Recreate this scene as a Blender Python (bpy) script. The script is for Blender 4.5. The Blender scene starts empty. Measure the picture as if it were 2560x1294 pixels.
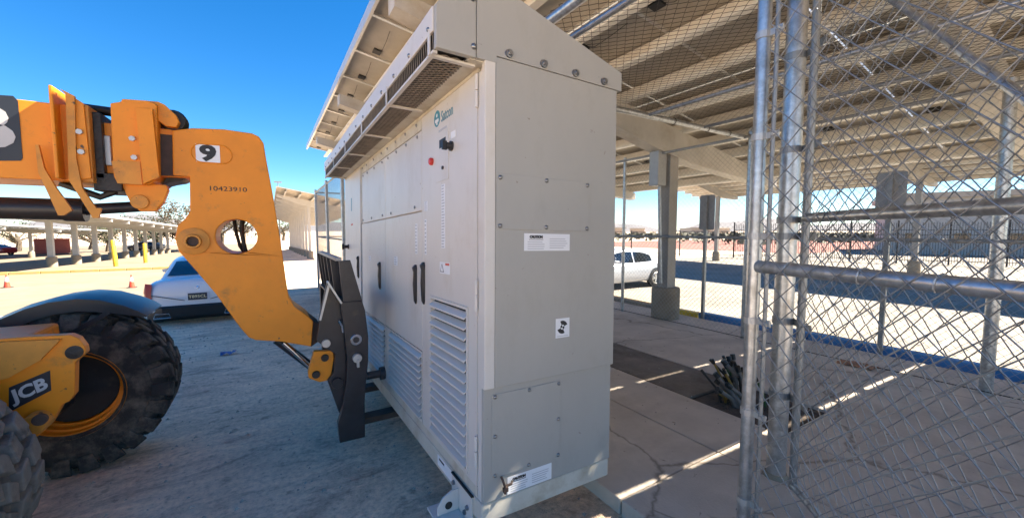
import bpy, math, random
import numpy as np
from mathutils import Vector, Matrix
from mathutils.geometry import tessellate_polygon
R = math.radians
random.seed(7); rng = np.random.default_rng(7)
scene = bpy.context.scene
COL = scene.collection

# ------------------------------------------------------------------ camera, sky, sun, exposure
F, PITCH, TH, H = 1000.0, R(4.0), R(31.3), 1.7          # focal length in photo pixels (2560 wide), tilt, heading, eye height
cam = bpy.data.cameras.new('camera'); cam.sensor_width = 36; cam.lens = F/2560*36
cam.clip_start = .05; cam.clip_end = 9000
camo = bpy.data.objects.new('camera', cam); COL.objects.link(camo)
camo.location = (0, 0, H); camo.rotation_euler = (math.pi/2-PITCH, 0, -TH)
scene.camera = camo
SUN = Vector((.97, -.22, 1.0)).normalized()
w = bpy.data.worlds.new('World'); scene.world = w; w.use_nodes = True
nt = w.node_tree; sky = nt.nodes.new('ShaderNodeTexSky'); sky.sky_type = 'NISHITA'; sky.sun_disc = False
sky.sun_elevation = math.asin(SUN.z); sky.sun_rotation = math.atan2(SUN.x, SUN.y)
sky.air_density = 1.0; sky.dust_density = 0.0; sky.ozone_density = 5.0; sky.altitude = 1200
bg = nt.nodes['Background']; hs = nt.nodes.new('ShaderNodeHueSaturation'); hs.inputs['Saturation'].default_value = 1.3; nt.links.new(sky.outputs[0], hs.inputs['Color'])
nt.links.new(hs.outputs[0], bg.inputs[0]); bg.inputs[1].default_value = .05
sl = bpy.data.lights.new('sun', 'SUN'); sl.energy = 5.0; sl.angle = R(.53); sl.color = (1, .9, .75)
so = bpy.data.objects.new('sun', sl); COL.objects.link(so); so.rotation_euler = SUN.to_track_quat('Z', 'Y').to_euler()
so.location = (0, 0, 30)
vs = scene.view_settings; vs.view_transform = 'Standard'; vs.look = 'None'; vs.gamma = 1; vs.use_curve_mapping = False
vs.exposure = 2.38
scene.cycles.max_bounces = 10; scene.cycles.diffuse_bounces = 8
scene.render.resolution_x = 1024; scene.render.resolution_y = 517

# ------------------------------------------------------------------ photo pixel -> direction helpers
def ray(px, py):
    x = (px-1280)/F; zc = -(py-647)/F
    d = (x, math.cos(PITCH)+zc*math.sin(PITCH), -math.sin(PITCH)+zc*math.cos(PITCH))
    c, s = math.cos(TH), math.sin(TH)
    return Vector((c*d[0]+s*d[1], -s*d[0]+c*d[1], d[2]))
EYE = Vector((0, 0, H))
def onz(px, py, z=0): d = ray(px, py); return EYE+d*((z-H)/d.z)
def ony(px, py, Y): d = ray(px, py); return EYE+d*(Y/d.y)
def onx(px, py, X): d = ray(px, py); return EYE+d*(X/d.x)

# ------------------------------------------------------------------ materials
MATS = {}
def mat(name, col, rough=.6, metal=0., var=.12, scale=8., bump=0., bscale=60., dirt=None, dscale=2., dlo=.5, dhi=.7, spec=.5, coat=0., stretch=None, chips=None, cscale=30., cth=.68, crack=None):
    m = bpy.data.materials.new(name); m.use_nodes = True; t = m.node_tree; N = t.nodes; L = t.links
    b = N['Principled BSDF']; b.inputs['Roughness'].default_value = rough; b.inputs['Metallic'].default_value = metal
    b.inputs['Specular IOR Level'].default_value = spec; b.inputs['Coat Weight'].default_value = coat
    tc = N.new('ShaderNodeTexCoord'); src = tc.outputs['Object']
    if stretch:
        mp = N.new('ShaderNodeMapping'); mp.inputs['Scale'].default_value = stretch; L.new(src, mp.inputs[0]); src = mp.outputs[0]
    nz = N.new('ShaderNodeTexNoise'); nz.inputs['Scale'].default_value = scale; nz.inputs['Detail'].default_value = 6; nz.inputs['Roughness'].default_value = .65
    L.new(src, nz.inputs['Vector'])
    rp = N.new('ShaderNodeValToRGB'); e = rp.color_ramp.elements
    e[0].position = .3; e[1].position = .7
    e[0].color = (*[c*(1-var) for c in col], 1); e[1].color = (*[min(1, c*(1+var)) for c in col], 1)
    L.new(nz.outputs[0], rp.inputs[0]); out = rp.outputs[0]
    if dirt:
        n2 = N.new('ShaderNodeTexNoise'); n2.inputs['Scale'].default_value = dscale; n2.inputs['Detail'].default_value = 9; n2.inputs['Roughness'].default_value = .7
        L.new(src, n2.inputs['Vector'])
        r2 = N.new('ShaderNodeValToRGB'); r2.color_ramp.elements[0].position = dlo; r2.color_ramp.elements[1].position = dhi
        L.new(n2.outputs[0], r2.inputs[0])
        mx = N.new('ShaderNodeMixRGB'); L.new(r2.outputs[0], mx.inputs[0]); L.new(out, mx.inputs[1]); mx.inputs[2].default_value = (*dirt, 1); out = mx.outputs[0]
    if chips:                      # small sharp-edged flakes, scuffs and specks of another colour
        n4 = N.new('ShaderNodeTexNoise'); n4.inputs['Scale'].default_value = cscale; n4.inputs['Detail'].default_value = 3; n4.inputs['Roughness'].default_value = .55; n4.inputs['Distortion'].default_value = .8
        L.new(tc.outputs['Object'], n4.inputs['Vector']); r4 = N.new('ShaderNodeValToRGB'); r4.color_ramp.elements[0].position = cth; r4.color_ramp.elements[1].position = cth+.035
        L.new(n4.outputs[0], r4.inputs[0]); m4 = N.new('ShaderNodeMixRGB'); L.new(r4.outputs[0], m4.inputs[0]); L.new(out, m4.inputs[1]); m4.inputs[2].default_value = (*chips, 1); out = m4.outputs[0]
    if crack:                      # hairline cracks
        v = N.new('ShaderNodeTexVoronoi'); v.feature = 'DISTANCE_TO_EDGE'; v.inputs['Scale'].default_value = .55; v.inputs['Randomness'].default_value = 1
        nd = N.new('ShaderNodeTexNoise'); nd.inputs['Scale'].default_value = 3; nd.inputs['Detail'].default_value = 6; L.new(src, nd.inputs['Vector']); ad = N.new('ShaderNodeMixRGB'); ad.inputs[0].default_value = .22; L.new(src, ad.inputs[1]); L.new(nd.outputs['Color'], ad.inputs[2]); L.new(ad.outputs[0], v.inputs['Vector'])
        r5 = N.new('ShaderNodeValToRGB'); r5.color_ramp.elements[0].position = .0; r5.color_ramp.elements[0].color = (*crack, 1); r5.color_ramp.elements[1].position = .006; r5.color_ramp.elements[1].color = (1, 1, 1, 1); L.new(v.outputs['Distance'], r5.inputs[0])
        m5 = N.new('ShaderNodeMixRGB'); m5.blend_type = 'MULTIPLY'; m5.inputs[0].default_value = .8; L.new(out, m5.inputs[1]); L.new(r5.outputs[0], m5.inputs[2]); out = m5.outputs[0]
    L.new(out, b.inputs['Base Color'])
    if bump:
        n3 = N.new('ShaderNodeTexNoise'); n3.inputs['Scale'].default_value = bscale; n3.inputs['Detail'].default_value = 5; L.new(src, n3.inputs['Vector'])
        bp = N.new('ShaderNodeBump'); bp.inputs['Strength'].default_value = bump; bp.inputs['Distance'].default_value = .01
        L.new(n3.outputs[0], bp.inputs['Height']); L.new(bp.outputs[0], b.inputs['Normal'])
    MATS[name] = m; return m
M = lambda n: MATS[n]
def ground_mat():
    m = bpy.data.materials.new('asphalt'); m.use_nodes = True; t = m.node_tree; N = t.nodes; L = t.links; b = N['Principled BSDF']; b.inputs['Roughness'].default_value = .95; b.inputs['Specular IOR Level'].default_value = .25
    tc = N.new('ShaderNodeTexCoord')
    def noise(sc, det=8, ro=.6, vec=None, dist=0):
        n = N.new('ShaderNodeTexNoise'); n.inputs['Scale'].default_value = sc; n.inputs['Detail'].default_value = det; n.inputs['Roughness'].default_value = ro; n.inputs['Distortion'].default_value = dist
        L.new(vec or tc.outputs['Object'], n.inputs['Vector']); return n.outputs[0]
    def ramp(f, *st):
        r = N.new('ShaderNodeValToRGB'); e = r.color_ramp.elements
        while len(e) < len(st): e.new(.5)
        for q, (p, c) in zip(e, st): q.position = p; q.color = (*c, 1)
        L.new(f, r.inputs[0]); return r.outputs[0]
    def mix(f, a, c, mode='MIX'):
        x = N.new('ShaderNodeMixRGB'); x.blend_type = mode
        if isinstance(f, float): x.inputs[0].default_value = f
        else: L.new(f, x.inputs[0])
        L.new(a, x.inputs[1]); L.new(c, x.inputs[2]); return x.outputs[0]
    mp = N.new('ShaderNodeMapping'); mp.inputs['Rotation'].default_value = (0, 0, R(-25)); mp.inputs['Scale'].default_value = (.8, 2.4, 1); L.new(tc.outputs['Object'], mp.inputs[0])
    base = ramp(noise(.55, 9, .68, dist=.6), (.3, (.56, .425, .305)), (.52, (.76, .59, .43)), (.72, (.86, .7, .525)))
    drift = ramp(noise(1.5, 9, .72, mp.outputs[0], 1.2), (.36, (.6, .6, .61)), (.48, (1, 1, 1)), (.66, (1.25, 1.22, 1.18)))
    fine = ramp(noise(26, 6, .75), (.32, (.6, .6, .6)), (.5, (1, 1, 1)), (.72, (1.3, 1.28, 1.24)))
    spots = ramp(noise(7.5, 4, .5), (.62, (1, 1, 1)), (.7, (.55, .54, .53)))
    c = mix(.9, base, drift, 'MULTIPLY'); c = mix(.9, c, fine, 'MULTIPLY'); c = mix(.8, c, spots, 'MULTIPLY'); L.new(c, b.inputs['Base Color'])
    h = mix(.5, noise(22, 8, .75), noise(4, 8, .7, mp.outputs[0], 1.5)); bp = N.new('ShaderNodeBump'); bp.inputs['Strength'].default_value = .9; bp.inputs['Distance'].default_value = .035
    L.new(h, bp.inputs['Height']); L.new(bp.outputs[0], b.inputs['Normal']); MATS['asphalt'] = m

ground_mat()
mat('asphalt_sun_toned', (.215, .17, .115), .93, var=.14, scale=1.5, bump=.4, bscale=40, dirt=(.26, .208, .142), dscale=.3)  # darker tan copy of the ground asphalt, sunlit tone put into the colour
mat('asphalt_lot', (.17, .15, .122), .93, var=.28, scale=1.2, bump=.5, bscale=40, dirt=(.25, .22, .178), dscale=.45, dlo=.4, dhi=.62, chips=(.09, .08, .07), cscale=1.6, cth=.66, crack=(.3, .3, .3))
mat('concrete', (.56, .485, .405), .9, var=.13, scale=2.5, bump=.35, bscale=70, dirt=(.4, .335, .27), dscale=1.3, dlo=.45, dhi=.72, chips=(.3, .25, .2), cscale=7, cth=.68, crack=(.35, .33, .3))
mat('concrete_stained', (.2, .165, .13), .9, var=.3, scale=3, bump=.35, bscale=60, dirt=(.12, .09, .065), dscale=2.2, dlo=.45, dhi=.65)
mat('carport_grey', (.3, .28, .25), .6, .2, var=.1, scale=3)
mat('concrete_pier', (.28, .23, .165), .95, var=.18, scale=5, bump=.5, bscale=50, dirt=(.2, .175, .14), dscale=3)
mat('soil', (.09, .07, .055), 1., var=.4, scale=9, bump=.8, bscale=40)
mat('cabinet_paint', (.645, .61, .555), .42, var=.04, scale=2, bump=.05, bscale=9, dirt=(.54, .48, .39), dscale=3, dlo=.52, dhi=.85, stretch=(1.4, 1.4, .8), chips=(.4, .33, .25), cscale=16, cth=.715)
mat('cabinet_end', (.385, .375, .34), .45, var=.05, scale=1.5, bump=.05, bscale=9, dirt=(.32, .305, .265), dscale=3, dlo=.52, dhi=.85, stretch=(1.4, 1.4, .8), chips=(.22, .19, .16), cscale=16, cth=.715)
mat('cabinet_dusty', (.58, .545, .46), .6, var=.08, scale=6, dirt=(.4, .33, .23), dscale=5, dlo=.5, dhi=.75)
mat('gap_dark', (.03, .028, .025), .9)
mat('vent_dark', (.045, .04, .035), .9)
mat('mesh_brown', (.23, .19, .145), .7, var=.25, scale=12)
mat('steel_bolt', (.3, .3, .3), .35, 1.)
mat('zinc', (.5, .5, .48), .45, .6, var=.1)
mat('label_white', (.78, .79, .8), .5, var=.02)
mat('label_print', (.45, .46, .48), .6, var=.02)
mat('ink_black', (.012, .012, .014), .5)
mat('teal', (.05, .24, .32), .5)
mat('teal_text', (.13, .27, .33), .5)
mat('red_button', (.5, .03, .02), .4)
mat('red_print', (.6, .1, .06), .5)
mat('black_plastic', (.018, .018, .02), .45)
mat('orange_paint', (.78, .255, .006), .5, var=.1, scale=3, bump=.06, bscale=90, dirt=(.42, .17, .03), dscale=5.5, dlo=.56, dhi=.72, chips=(.1, .06, .035), cscale=22, cth=.7)
mat('orange_worn', (.62, .25, .03), .55, var=.15, scale=7, dirt=(.3, .14, .05), dscale=6, dlo=.52, dhi=.75, chips=(.1, .06, .035), cscale=22, cth=.66)
mat('black_steel', (.022, .022, .026), .38, var=.3, scale=9, dirt=(.075, .06, .045), dscale=7, dlo=.58, dhi=.8)
mat('rust_steel', (.07, .045, .035), .7, var=.4, scale=9)
mat('grease', (.02, .017, .015), .5, var=.5, scale=10, bump=.5)
mat('chrome', (.6, .6, .62), .15, 1., var=.02)
mat('tyre', (.03, .029, .028), .85, var=.3, scale=7, bump=.3, bscale=80, dirt=(.17, .145, .115), dscale=6, dlo=.46, dhi=.68)
mat('tyre_dusty', (.21, .195, .17), .9, var=.25, scale=6, bump=.4, bscale=60, dirt=(.09, .083, .073), dscale=6, dlo=.5, dhi=.68)
mat('fender', (.03, .033, .04), .3, var=.2, scale=4)
mat('decal_dark', (.02, .024, .032), .4)
mat('decal_white', (.5, .5, .49), .5, var=.1)
mat('galv', (.5, .52, .53), .36, .85, var=.22, scale=30, bump=.05, bscale=40, dirt=(.33, .335, .33), dscale=14, dlo=.45, dhi=.65, chips=(.2, .15, .1), cscale=25, cth=.74)
mat('galv_dull', (.3, .31, .31), .5, .75, var=.16, scale=14)
mat('wire', (.36, .37, .37), .45, .7, var=.2, scale=10)
mat('wire_dark', (.05, .045, .04), .6, .3, var=.2, scale=10)
mat('carport_steel', (.46, .43, .38), .6, .1, var=.12, scale=2, dirt=(.3, .235, .165), dscale=.9, dlo=.5, dhi=.75)
mat('carport_white', (.42, .41, .39), .6, var=.08, scale=2)
mat('purlin_steel', (.72, .69, .63), .5, .2, var=.08, scale=3, dirt=(.5, .4, .28), dscale=1.4, dlo=.55, dhi=.8)
mat('backsheet', (.43, .395, .335), .6, var=.12, scale=1.5, dirt=(.33, .28, .21), dscale=.9, dlo=.45, dhi=.75)
mat('panel_top', (.02, .025, .045), .15)
mat('alu', (.62, .61, .58), .4, .6, var=.06)
mat('yellow_paint', (.72, .5, .02), .5, var=.08, scale=6, dirt=(.5, .36, .08), dscale=8)
mat('yellow_faded', (.52, .39, .13), .8, var=.2, scale=3, dirt=(.3, .25, .17), dscale=3)
mat('white_faded', (.42, .4, .36), .85, var=.2, scale=9, dirt=(.25, .23, .2), dscale=6, dlo=.45, dhi=.6)
mat('blue_paint', (.05, .22, .5), .6, var=.2, scale=4, dirt=(.1, .2, .4), dscale=5)
mat('cone_orange', (.75, .07, .03), .5, var=.06)
mat('cone_white', (.75, .73, .7), .4)
mat('rubber', (.03, .03, .03), .8)
mat('car_white', (.72, .73, .75), .25, var=.01, coat=.6)
mat('car_silver', (.5, .52, .55), .25, .2, var=.01, coat=.6)
mat('car_red', (.4, .04, .04), .3, var=.02, coat=.5)
mat('car_dark', (.05, .055, .065), .3, var=.02, coat=.5)
mat('glass_dark', (.012, .016, .02), .06, var=.02, spec=.8)
mat('lamp_red', (.2, .008, .014), .35, var=.05, spec=.3)
mat('car_black', (.012, .012, .013), .5)
mat('plate_dark', (.02, .03, .05), .4)
mat('plate_text', (.7, .6, .35), .5)
mat('sign_back', (.3, .3, .3), .5, .5, var=.1)
mat('picket_black', (.012, .012, .013), .5)
mat('clay_red', (.22, .085, .06), .95, var=.15, scale=.6)
mat('stucco', (.42, .39, .35), .9, var=.06, scale=1)
mat('stucco_tan', (.4, .33, .26), .9, var=.08, scale=1)
mat('container_red', (.42, .12, .11), .6, var=.1)
mat('roof_grey', (.36, .34, .31), .8, var=.1)
mat('bark', (.11, .085, .06), .95, var=.3, scale=12, bump=.6)
mat('leaf_olive', (.036, .037, .014), .8, var=.45, scale=.9)
mat('leaf_green', (.02, .03, .01), .8, var=.45, scale=.9)
mat('leaf_dry', (.06, .043, .024), .85, var=.35, scale=.9)
mat('hill', (.13, .125, .13), 1., var=.2, scale=.01)
mat('cable_black', (.015, .015, .015), .5)
mat('cable_green', (.04, .09, .03), .5)
mat('cable_yellow', (.25, .16, .03), .5)
mat('conduit', (.13, .12, .11), .6, var=.15)
mat('litter_blue', (.05, .16, .42), .35)
mat('rag', (.33, .17, .1), .9, var=.3, scale=12)
mat('pebble', (.34, .31, .27), .95, var=.3, scale=20)
mat('box_grey', (.33, .34, .34), .5, .2, var=.08)

# ------------------------------------------------------------------ object helpers
ORG = {}
def tag(o, label=None, cat=None, group=None, kind=None):
    if label: o['label'] = label
    if cat: o['category'] = cat
    if group: o['group'] = group
    if kind: o['kind'] = kind
    return o
def root(name, loc, label, cat, group=None, rot=None, local=False):
    o = bpy.data.objects.new(name, None); COL.objects.link(o); o.location = loc; o.empty_display_size = .2
    if rot is not None: o.rotation_euler = rot
    ORG[o] = Vector((0, 0, 0)) if local else Vector(loc)
    return tag(o, label, cat, group)
class MB:
    def __init__(s): s.v = []; s.f = []
    def add(s, vs, fs):
        n = len(s.v); s.v += [tuple(p) for p in vs]; s.f += [tuple(i+n for i in f) for f in fs]; return s
    def box(s, x0, x1, y0, y1, z0, z1):
        return s.add([(x, y, z) for z in (z0, z1) for y in (y0, y1) for x in (x0, x1)],
                     [(0, 2, 3, 1), (4, 5, 7, 6), (0, 1, 5, 4), (2, 6, 7, 3), (0, 4, 6, 2), (1, 3, 7, 5)])
    def obox(s, c, a, b, d):       # centre + three half-axis vectors
        c, a, b, d = map(Vector, (c, a, b, d))
        P = [c+sx*a+sy*b+sz*d for sz in (-1, 1) for sy in (-1, 1) for sx in (-1, 1)]
        return s.add(P, [(0, 2, 3, 1), (4, 5, 7, 6), (0, 1, 5, 4), (2, 6, 7, 3), (0, 4, 6, 2), (1, 3, 7, 5)])
    def beam(s, p0, p1, wd, ht, up=(0, 0, 1)):
        p0, p1 = Vector(p0), Vector(p1); d = p1-p0; sd = d.cross(Vector(up)).normalized(); u = sd.cross(d).normalized()
        return s.obox((p0+p1)/2, d/2, sd*wd/2, u*ht/2)
    def prism(s, poly, A, B, o=(0, 0, 0)):   # poly of 3-D points, extruded by vector A-> offset B
        n = len(poly); P = [Vector(p) for p in poly]; B = Vector(B)
        tri = tessellate_polygon([P])
        s.add(P+[p+B for p in P], [tuple(t) for t in tri]+[tuple(i+n for i in reversed(t)) for t in tri]+[(i, (i+1) % n, (i+1) % n+n, i+n) for i in range(n)])
        return s
    def prism_hole(s, poly, hole, B):
        P = [Vector(p) for p in poly]; Q = [Vector(p) for p in hole]; B = Vector(B); n = len(P); m = len(Q); T = n+m
        tri = tessellate_polygon([P, Q])
        s.add(P+Q+[p+B for p in P+Q], [tuple(t) for t in tri]+[tuple(i+T for i in reversed(t)) for t in tri]
              + [(i, (i+1) % n, (i+1) % n+T, i+T) for i in range(n)]+[(n+i, n+(i+1) % m, n+(i+1) % m+T, n+i+T) for i in range(m)])
        return s
    def path(s, pts, r, n=8, caps=True):
        pts = [Vector(p) for p in pts]; rs = r if isinstance(r, (list, tuple)) else [r]*len(pts); rings = []; base = len(s.v)
        prev = None
        for i, p in enumerate(pts):
            d = (pts[min(i+1, len(pts)-1)]-pts[max(i-1, 0)]).normalized()
            if prev is None:
                a = d.orthogonal().normalized()
            else:
                a = (prev-d*prev.dot(d)).normalized()
            prev = a; b = d.cross(a)
            s.v += [tuple(p+rs[i]*(math.cos(2*math.pi*k/n)*a+math.sin(2*math.pi*k/n)*b)) for k in range(n)]
        for i in range(len(pts)-1):
            for k in range(n):
                q = base+i*n; s.f.append((q+k, q+(k+1) % n, q+n+(k+1) % n, q+n+k))
        if caps:
            s.f.append(tuple(base+k for k in reversed(range(n)))); q = base+(len(pts)-1)*n; s.f.append(tuple(q+k for k in range(n)))
        return s
    def tube(s, p0, p1, r, n=10): return s.path([p0, p1], r, n)
    def lathe(s, prof, o, ax, n=24, a0=0, a1=2*math.pi):   # prof: (radius, along axis)
        o, ax = Vector(o), Vector(ax).normalized(); a = ax.orthogonal().normalized(); b = ax.cross(a); base = len(s.v); m = len(prof)
        full = abs(a1-a0-2*math.pi) < 1e-6; K = n if full else n+1
        for k in range(K):
            t = a0+(a1-a0)*k/n; d = math.cos(t)*a+math.sin(t)*b
            s.v += [tuple(o+ax*h+d*r) for r, h in prof]
        for k in range(n):
            k2 = (k+1) % K
            for j in range(m-1): s.f.append((base+k*m+j, base+k2*m+j, base+k2*m+j+1, base+k*m+j+1))
        return s
    def loft(s, secs, close=True, caps=True):
        n = len(secs[0]); base = len(s.v)
        for q in secs: s.v += [tuple(p) for p in q]
        for i in range(len(secs)-1):
            for k in range(n if close else n-1):
                s.f.append((base+i*n+k, base+i*n+(k+1) % n, base+(i+1)*n+(k+1) % n, base+(i+1)*n+k))
        if caps:
            s.f.append(tuple(base+k for k in reversed(range(n)))); q = base+(len(secs)-1)*n; s.f.append(tuple(q+k for k in range(n)))
        return s
    def mesh(s, name, org=Vector((0, 0, 0))):
        me = bpy.data.meshes.new(name); me.from_pydata([(p[0]-org.x, p[1]-org.y, p[2]-org.z) for p in s.v], [], s.f); me.update(); return me
    def build(s, name, m, parent=None, smooth=False, bevel=0, label=None, kind=None, recalc=True):
        org = ORG.get(parent, Vector((0, 0, 0))) if parent else Vector((0, 0, 0))
        me = s.mesh(name, org)
        if recalc:
            import bmesh
            b = bmesh.new(); b.from_mesh(me); bmesh.ops.recalc_face_normals(b, faces=b.faces); b.to_mesh(me); b.free()
        me.materials.append(M(m) if isinstance(m, str) else m)
        return finish(name, me, parent, smooth, bevel, label, kind)
def finish(name, me, parent=None, smooth=False, bevel=0, label=None, kind=None):
    o = bpy.data.objects.new(name, me); COL.objects.link(o)
    if parent: o.parent = parent; ORG[o] = ORG.get(parent, Vector((0, 0, 0)))
    if smooth:
        me.polygons.foreach_set('use_smooth', [True]*len(me.polygons))
        me.set_sharp_from_angle(angle=R(38))
    if bevel:
        md = o.modifiers.new('bevel', 'BEVEL'); md.width = bevel; md.segments = 2; md.limit_method = 'ANGLE'; md.angle_limit = R(40)
    if label: o['label'] = label
    if kind: o['kind'] = kind
    return o
def place(me, name, parent, loc=(0, 0, 0), rot=None):      # share mesh data between alike pieces
    o = bpy.data.objects.new(name, me); COL.objects.link(o); o.location = loc
    if parent: o.parent = parent
    if rot is not None: o.rotation_euler = rot
    return o
def copy_tree(o, parent=None):
    c = o.copy(); COL.objects.link(c); c.parent = parent; ORG[c] = Vector((0, 0, 0))
    for ch in [x for x in list(o.children)]: copy_tree(ch, c)
    return c
def text(name, body, size, o, xa, ya, m, parent, bold=0., align='CENTER', depth=.0008, sx=1.0):
    cu = bpy.data.curves.new(name, 'FONT'); cu.body = body; cu.size = size; cu.align_x = align; cu.align_y = 'CENTER'; cu.extrude = depth; cu.offset = bold; cu.resolution_u = 3
    t = bpy.data.objects.new(name, cu); COL.objects.link(t); dg = bpy.context.evaluated_depsgraph_get()
    me = bpy.data.meshes.new_from_object(t.evaluated_get(dg)); bpy.data.objects.remove(t); me.name = name
    xa, ya, o = Vector(xa), Vector(ya), Vector(o)-ORG.get(parent, Vector((0, 0, 0))); za = xa.cross(ya)
    me.transform(Matrix(((xa.x*sx, ya.x, za.x, o.x), (xa.y*sx, ya.y, za.y, o.y), (xa.z*sx, ya.z, za.z, o.z), (0, 0, 0, 1))))
    me.materials.clear(); me.materials.append(M(m)); return finish(name, me, parent)
def wires(name, P0, P1, r, m, parent):
    P0 = np.asarray(P0, float); P1 = np.asarray(P1, float); n = len(P0); org = np.array(ORG.get(parent, Vector((0, 0, 0))))
    d = P1-P0; d /= np.linalg.norm(d, axis=1)[:, None]; h = np.where(np.abs(d[:, [2]]) < .8, [[0, 0, 1.]], [[1., 0, 0]])
    a = np.cross(d, h); a /= np.linalg.norm(a, axis=1)[:, None]; b = np.cross(d, a)
    V = np.empty((n, 6, 3))
    for k in range(3):
        t = 2*math.pi*k/3; off = r*(math.cos(t)*a+math.sin(t)*b); V[:, k] = P0+off-org; V[:, k+3] = P1+off-org
    q = np.array([[0, 1, 4, 3], [1, 2, 5, 4], [2, 0, 3, 5]]); Fc = (np.arange(n)[:, None, None]*6+q[None]).reshape(-1)
    me = bpy.data.meshes.new(name); me.vertices.add(n*6); me.vertices.foreach_set('co', V.reshape(-1))
    me.loops.add(len(Fc)); me.loops.foreach_set('vertex_index', Fc); me.polygons.add(n*3)
    me.polygons.foreach_set('loop_start', np.arange(n*3)*4); me.update(calc_edges=True)
    me.polygons.foreach_set('use_smooth', [True]*(n*3)); me.materials.append(M(m))
    return finish(name, me, parent, kind='stuff')
def chainlink(parent, o, a, b, wd, ht, D=.071, r=.0019, m='wire', wob=.0):
    o, a, b = np.array(o, float), np.array(a, float), np.array(b, float); nrm = np.cross(a, b); hd = D/2
    nw = int(wd/hd); ns = int(ht/hd); i, j = np.meshgrid(np.arange(nw), np.arange(ns), indexing='ij'); i = i.ravel(); j = j.ravel()
    def pt(i, j):
        side = (i+j) % 2; x = (i+side*1.04)*hd; z = j*hd
        dz = .0025*np.where(side > 0, 1, -1)+wob*np.sin(x*2.1+z*1.3)+wob*.6*np.sin(x*.9-z*2.3)
        return o+x[:, None]*a+z[:, None]*b+dz[:, None]*nrm
    return wires('mesh', pt(i, j), pt(i, j+1), r, m, parent)

# ------------------------------------------------------------------ ground and pad
def gz(y):                       # the yard on the telehandler's side falls gently away
    y = float(y)
    for (a, za), (b, zb) in zip(GP, GP[1:]):
        if a <= y <= b: return za+(zb-za)*(y-a)/(b-a)
    return GP[0][1] if y < GP[0][0] else GP[-1][1]
GP = [(-150, 0), (5.5, 0), (12, -.37), (23, -.48), (34, -.55), (75, -1.45), (4000, -1.45)]
GR = lambda y: -.45-min(max(0, y-60), 30)*.027
lz = lambda x: -.45*min(1, max(0, (x-7.2)/2.6))
def ong(px, py):                 # photo pixel -> point on the sloping yard
    z = 0.
    for _ in range(30): p = onz(px, py, z); z = .5*z+.5*gz(p.y)
    return Vector((p.x, p.y, gz(p.y)))
B = MB(); ys = [-150, 5.5, 12, 23, 27, 34, 57, 75, 4000]; xs = [(-4000, 0), (-60, 0), (1.7, 0), (6.9, .5), (7.2, .5), (9.8, 1), (60, 1), (4000, 1)]
for a, b in zip(ys, ys[1:]):
    for (c, cf), (d, df_) in zip(xs, xs[1:]):
        zz = lambda y, f: (gz(y) if f == 0 else GR(y) if f == 1 else (0 if y < 20 else -.45))-(.01 if f else 0)
        B.add([(c, a, zz(a, cf)), (d, a, zz(a, df_)), (d, b, zz(b, df_)), (c, b, zz(b, cf))], [(0, 1, 2, 3)])
tag(B.build('ground', 'asphalt'), kind='structure')
B = MB(); Q = [15.0, 19, 23, 34, 75, 120]       # sunlit part of the same ground; colour lowered to paint in its sunlit tone
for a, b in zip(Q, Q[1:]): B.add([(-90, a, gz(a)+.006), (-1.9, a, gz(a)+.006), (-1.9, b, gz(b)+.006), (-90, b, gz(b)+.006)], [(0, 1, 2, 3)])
tag(B.build('ground_sun_tone_sheet', 'asphalt_sun_toned'), kind='structure')
# raised concrete pad made of slabs with open joints
pad = MB().box(1.76, 6.72, -6, 16.4, -.6, .075).build('pavement', 'gap_dark'); tag(pad, kind='structure')
XS = [1.74, 2.74, 3.42, 4.2, 6.74]; YS = [-6.02, -3.2, -.6, 1.62, 4.1, 6.9, 9.8, 13., 16.42]
for i, (a, b) in enumerate(zip(XS, XS[1:])):
    for j, (c, d) in enumerate(zip(YS, YS[1:])):
        if i == 2 and c < 1.7 < d+.1: 
            if j == 2: d = 1.5
            if j == 3: c = 2.32
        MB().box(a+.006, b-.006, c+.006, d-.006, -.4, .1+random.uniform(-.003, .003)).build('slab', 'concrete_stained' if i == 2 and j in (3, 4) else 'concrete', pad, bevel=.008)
# parking lot beyond the pad
B = MB(); LX = [6.9, 7.2, 9.8, 60]
for a, b in zip(LX, LX[1:]): B.add([(a, -40, lz(a)+.004), (b, -40, lz(b)+.004), (b, 20, lz(b)+.004), (a, 20, lz(a)+.004)], [(0, 1, 2, 3)])
lot = B.build('parking_lot', 'asphalt_lot'); tag(lot, kind='structure')
track = MB().add([(43, 18, -.43), (150, 18, -.43), (150, 60, -.43), (38, 57, -.43)], [(0, 1, 2, 3)]).build('running_track', 'clay_red'); tag(track, kind='structure')
def strip(name, p, q, wd, z, m, label, cat, group):
    p, q = Vector((p[0], p[1], 0)), Vector((q[0], q[1], 0)); d = (q-p).normalized(); s = Vector((-d.y, d.x, 0))*wd/2
    n = 12; P = []; 
    for i in range(n+1):
        c = p.lerp(q, i/n); wv = 1+random.uniform(-.2, .2)
        P += [(*(c+s*wv).xy, z+lz(c.x)), (*(c-s*wv).xy, z+lz(c.x))]
    tag(MB().add(P, [(2*i, 2*i+1, 2*i+3, 2*i+2) for i in range(n)]).build(name, m), label, cat, group)
for k in range(4):
    strip('stall_line', (8.2, 10.8-2.9*k), (12.6, 10.8-2.9*k), .1, .010, 'white_faded', 'faded white stall line on the sunny parking lot behind the fence', 'marking', 'stall lines')
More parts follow.
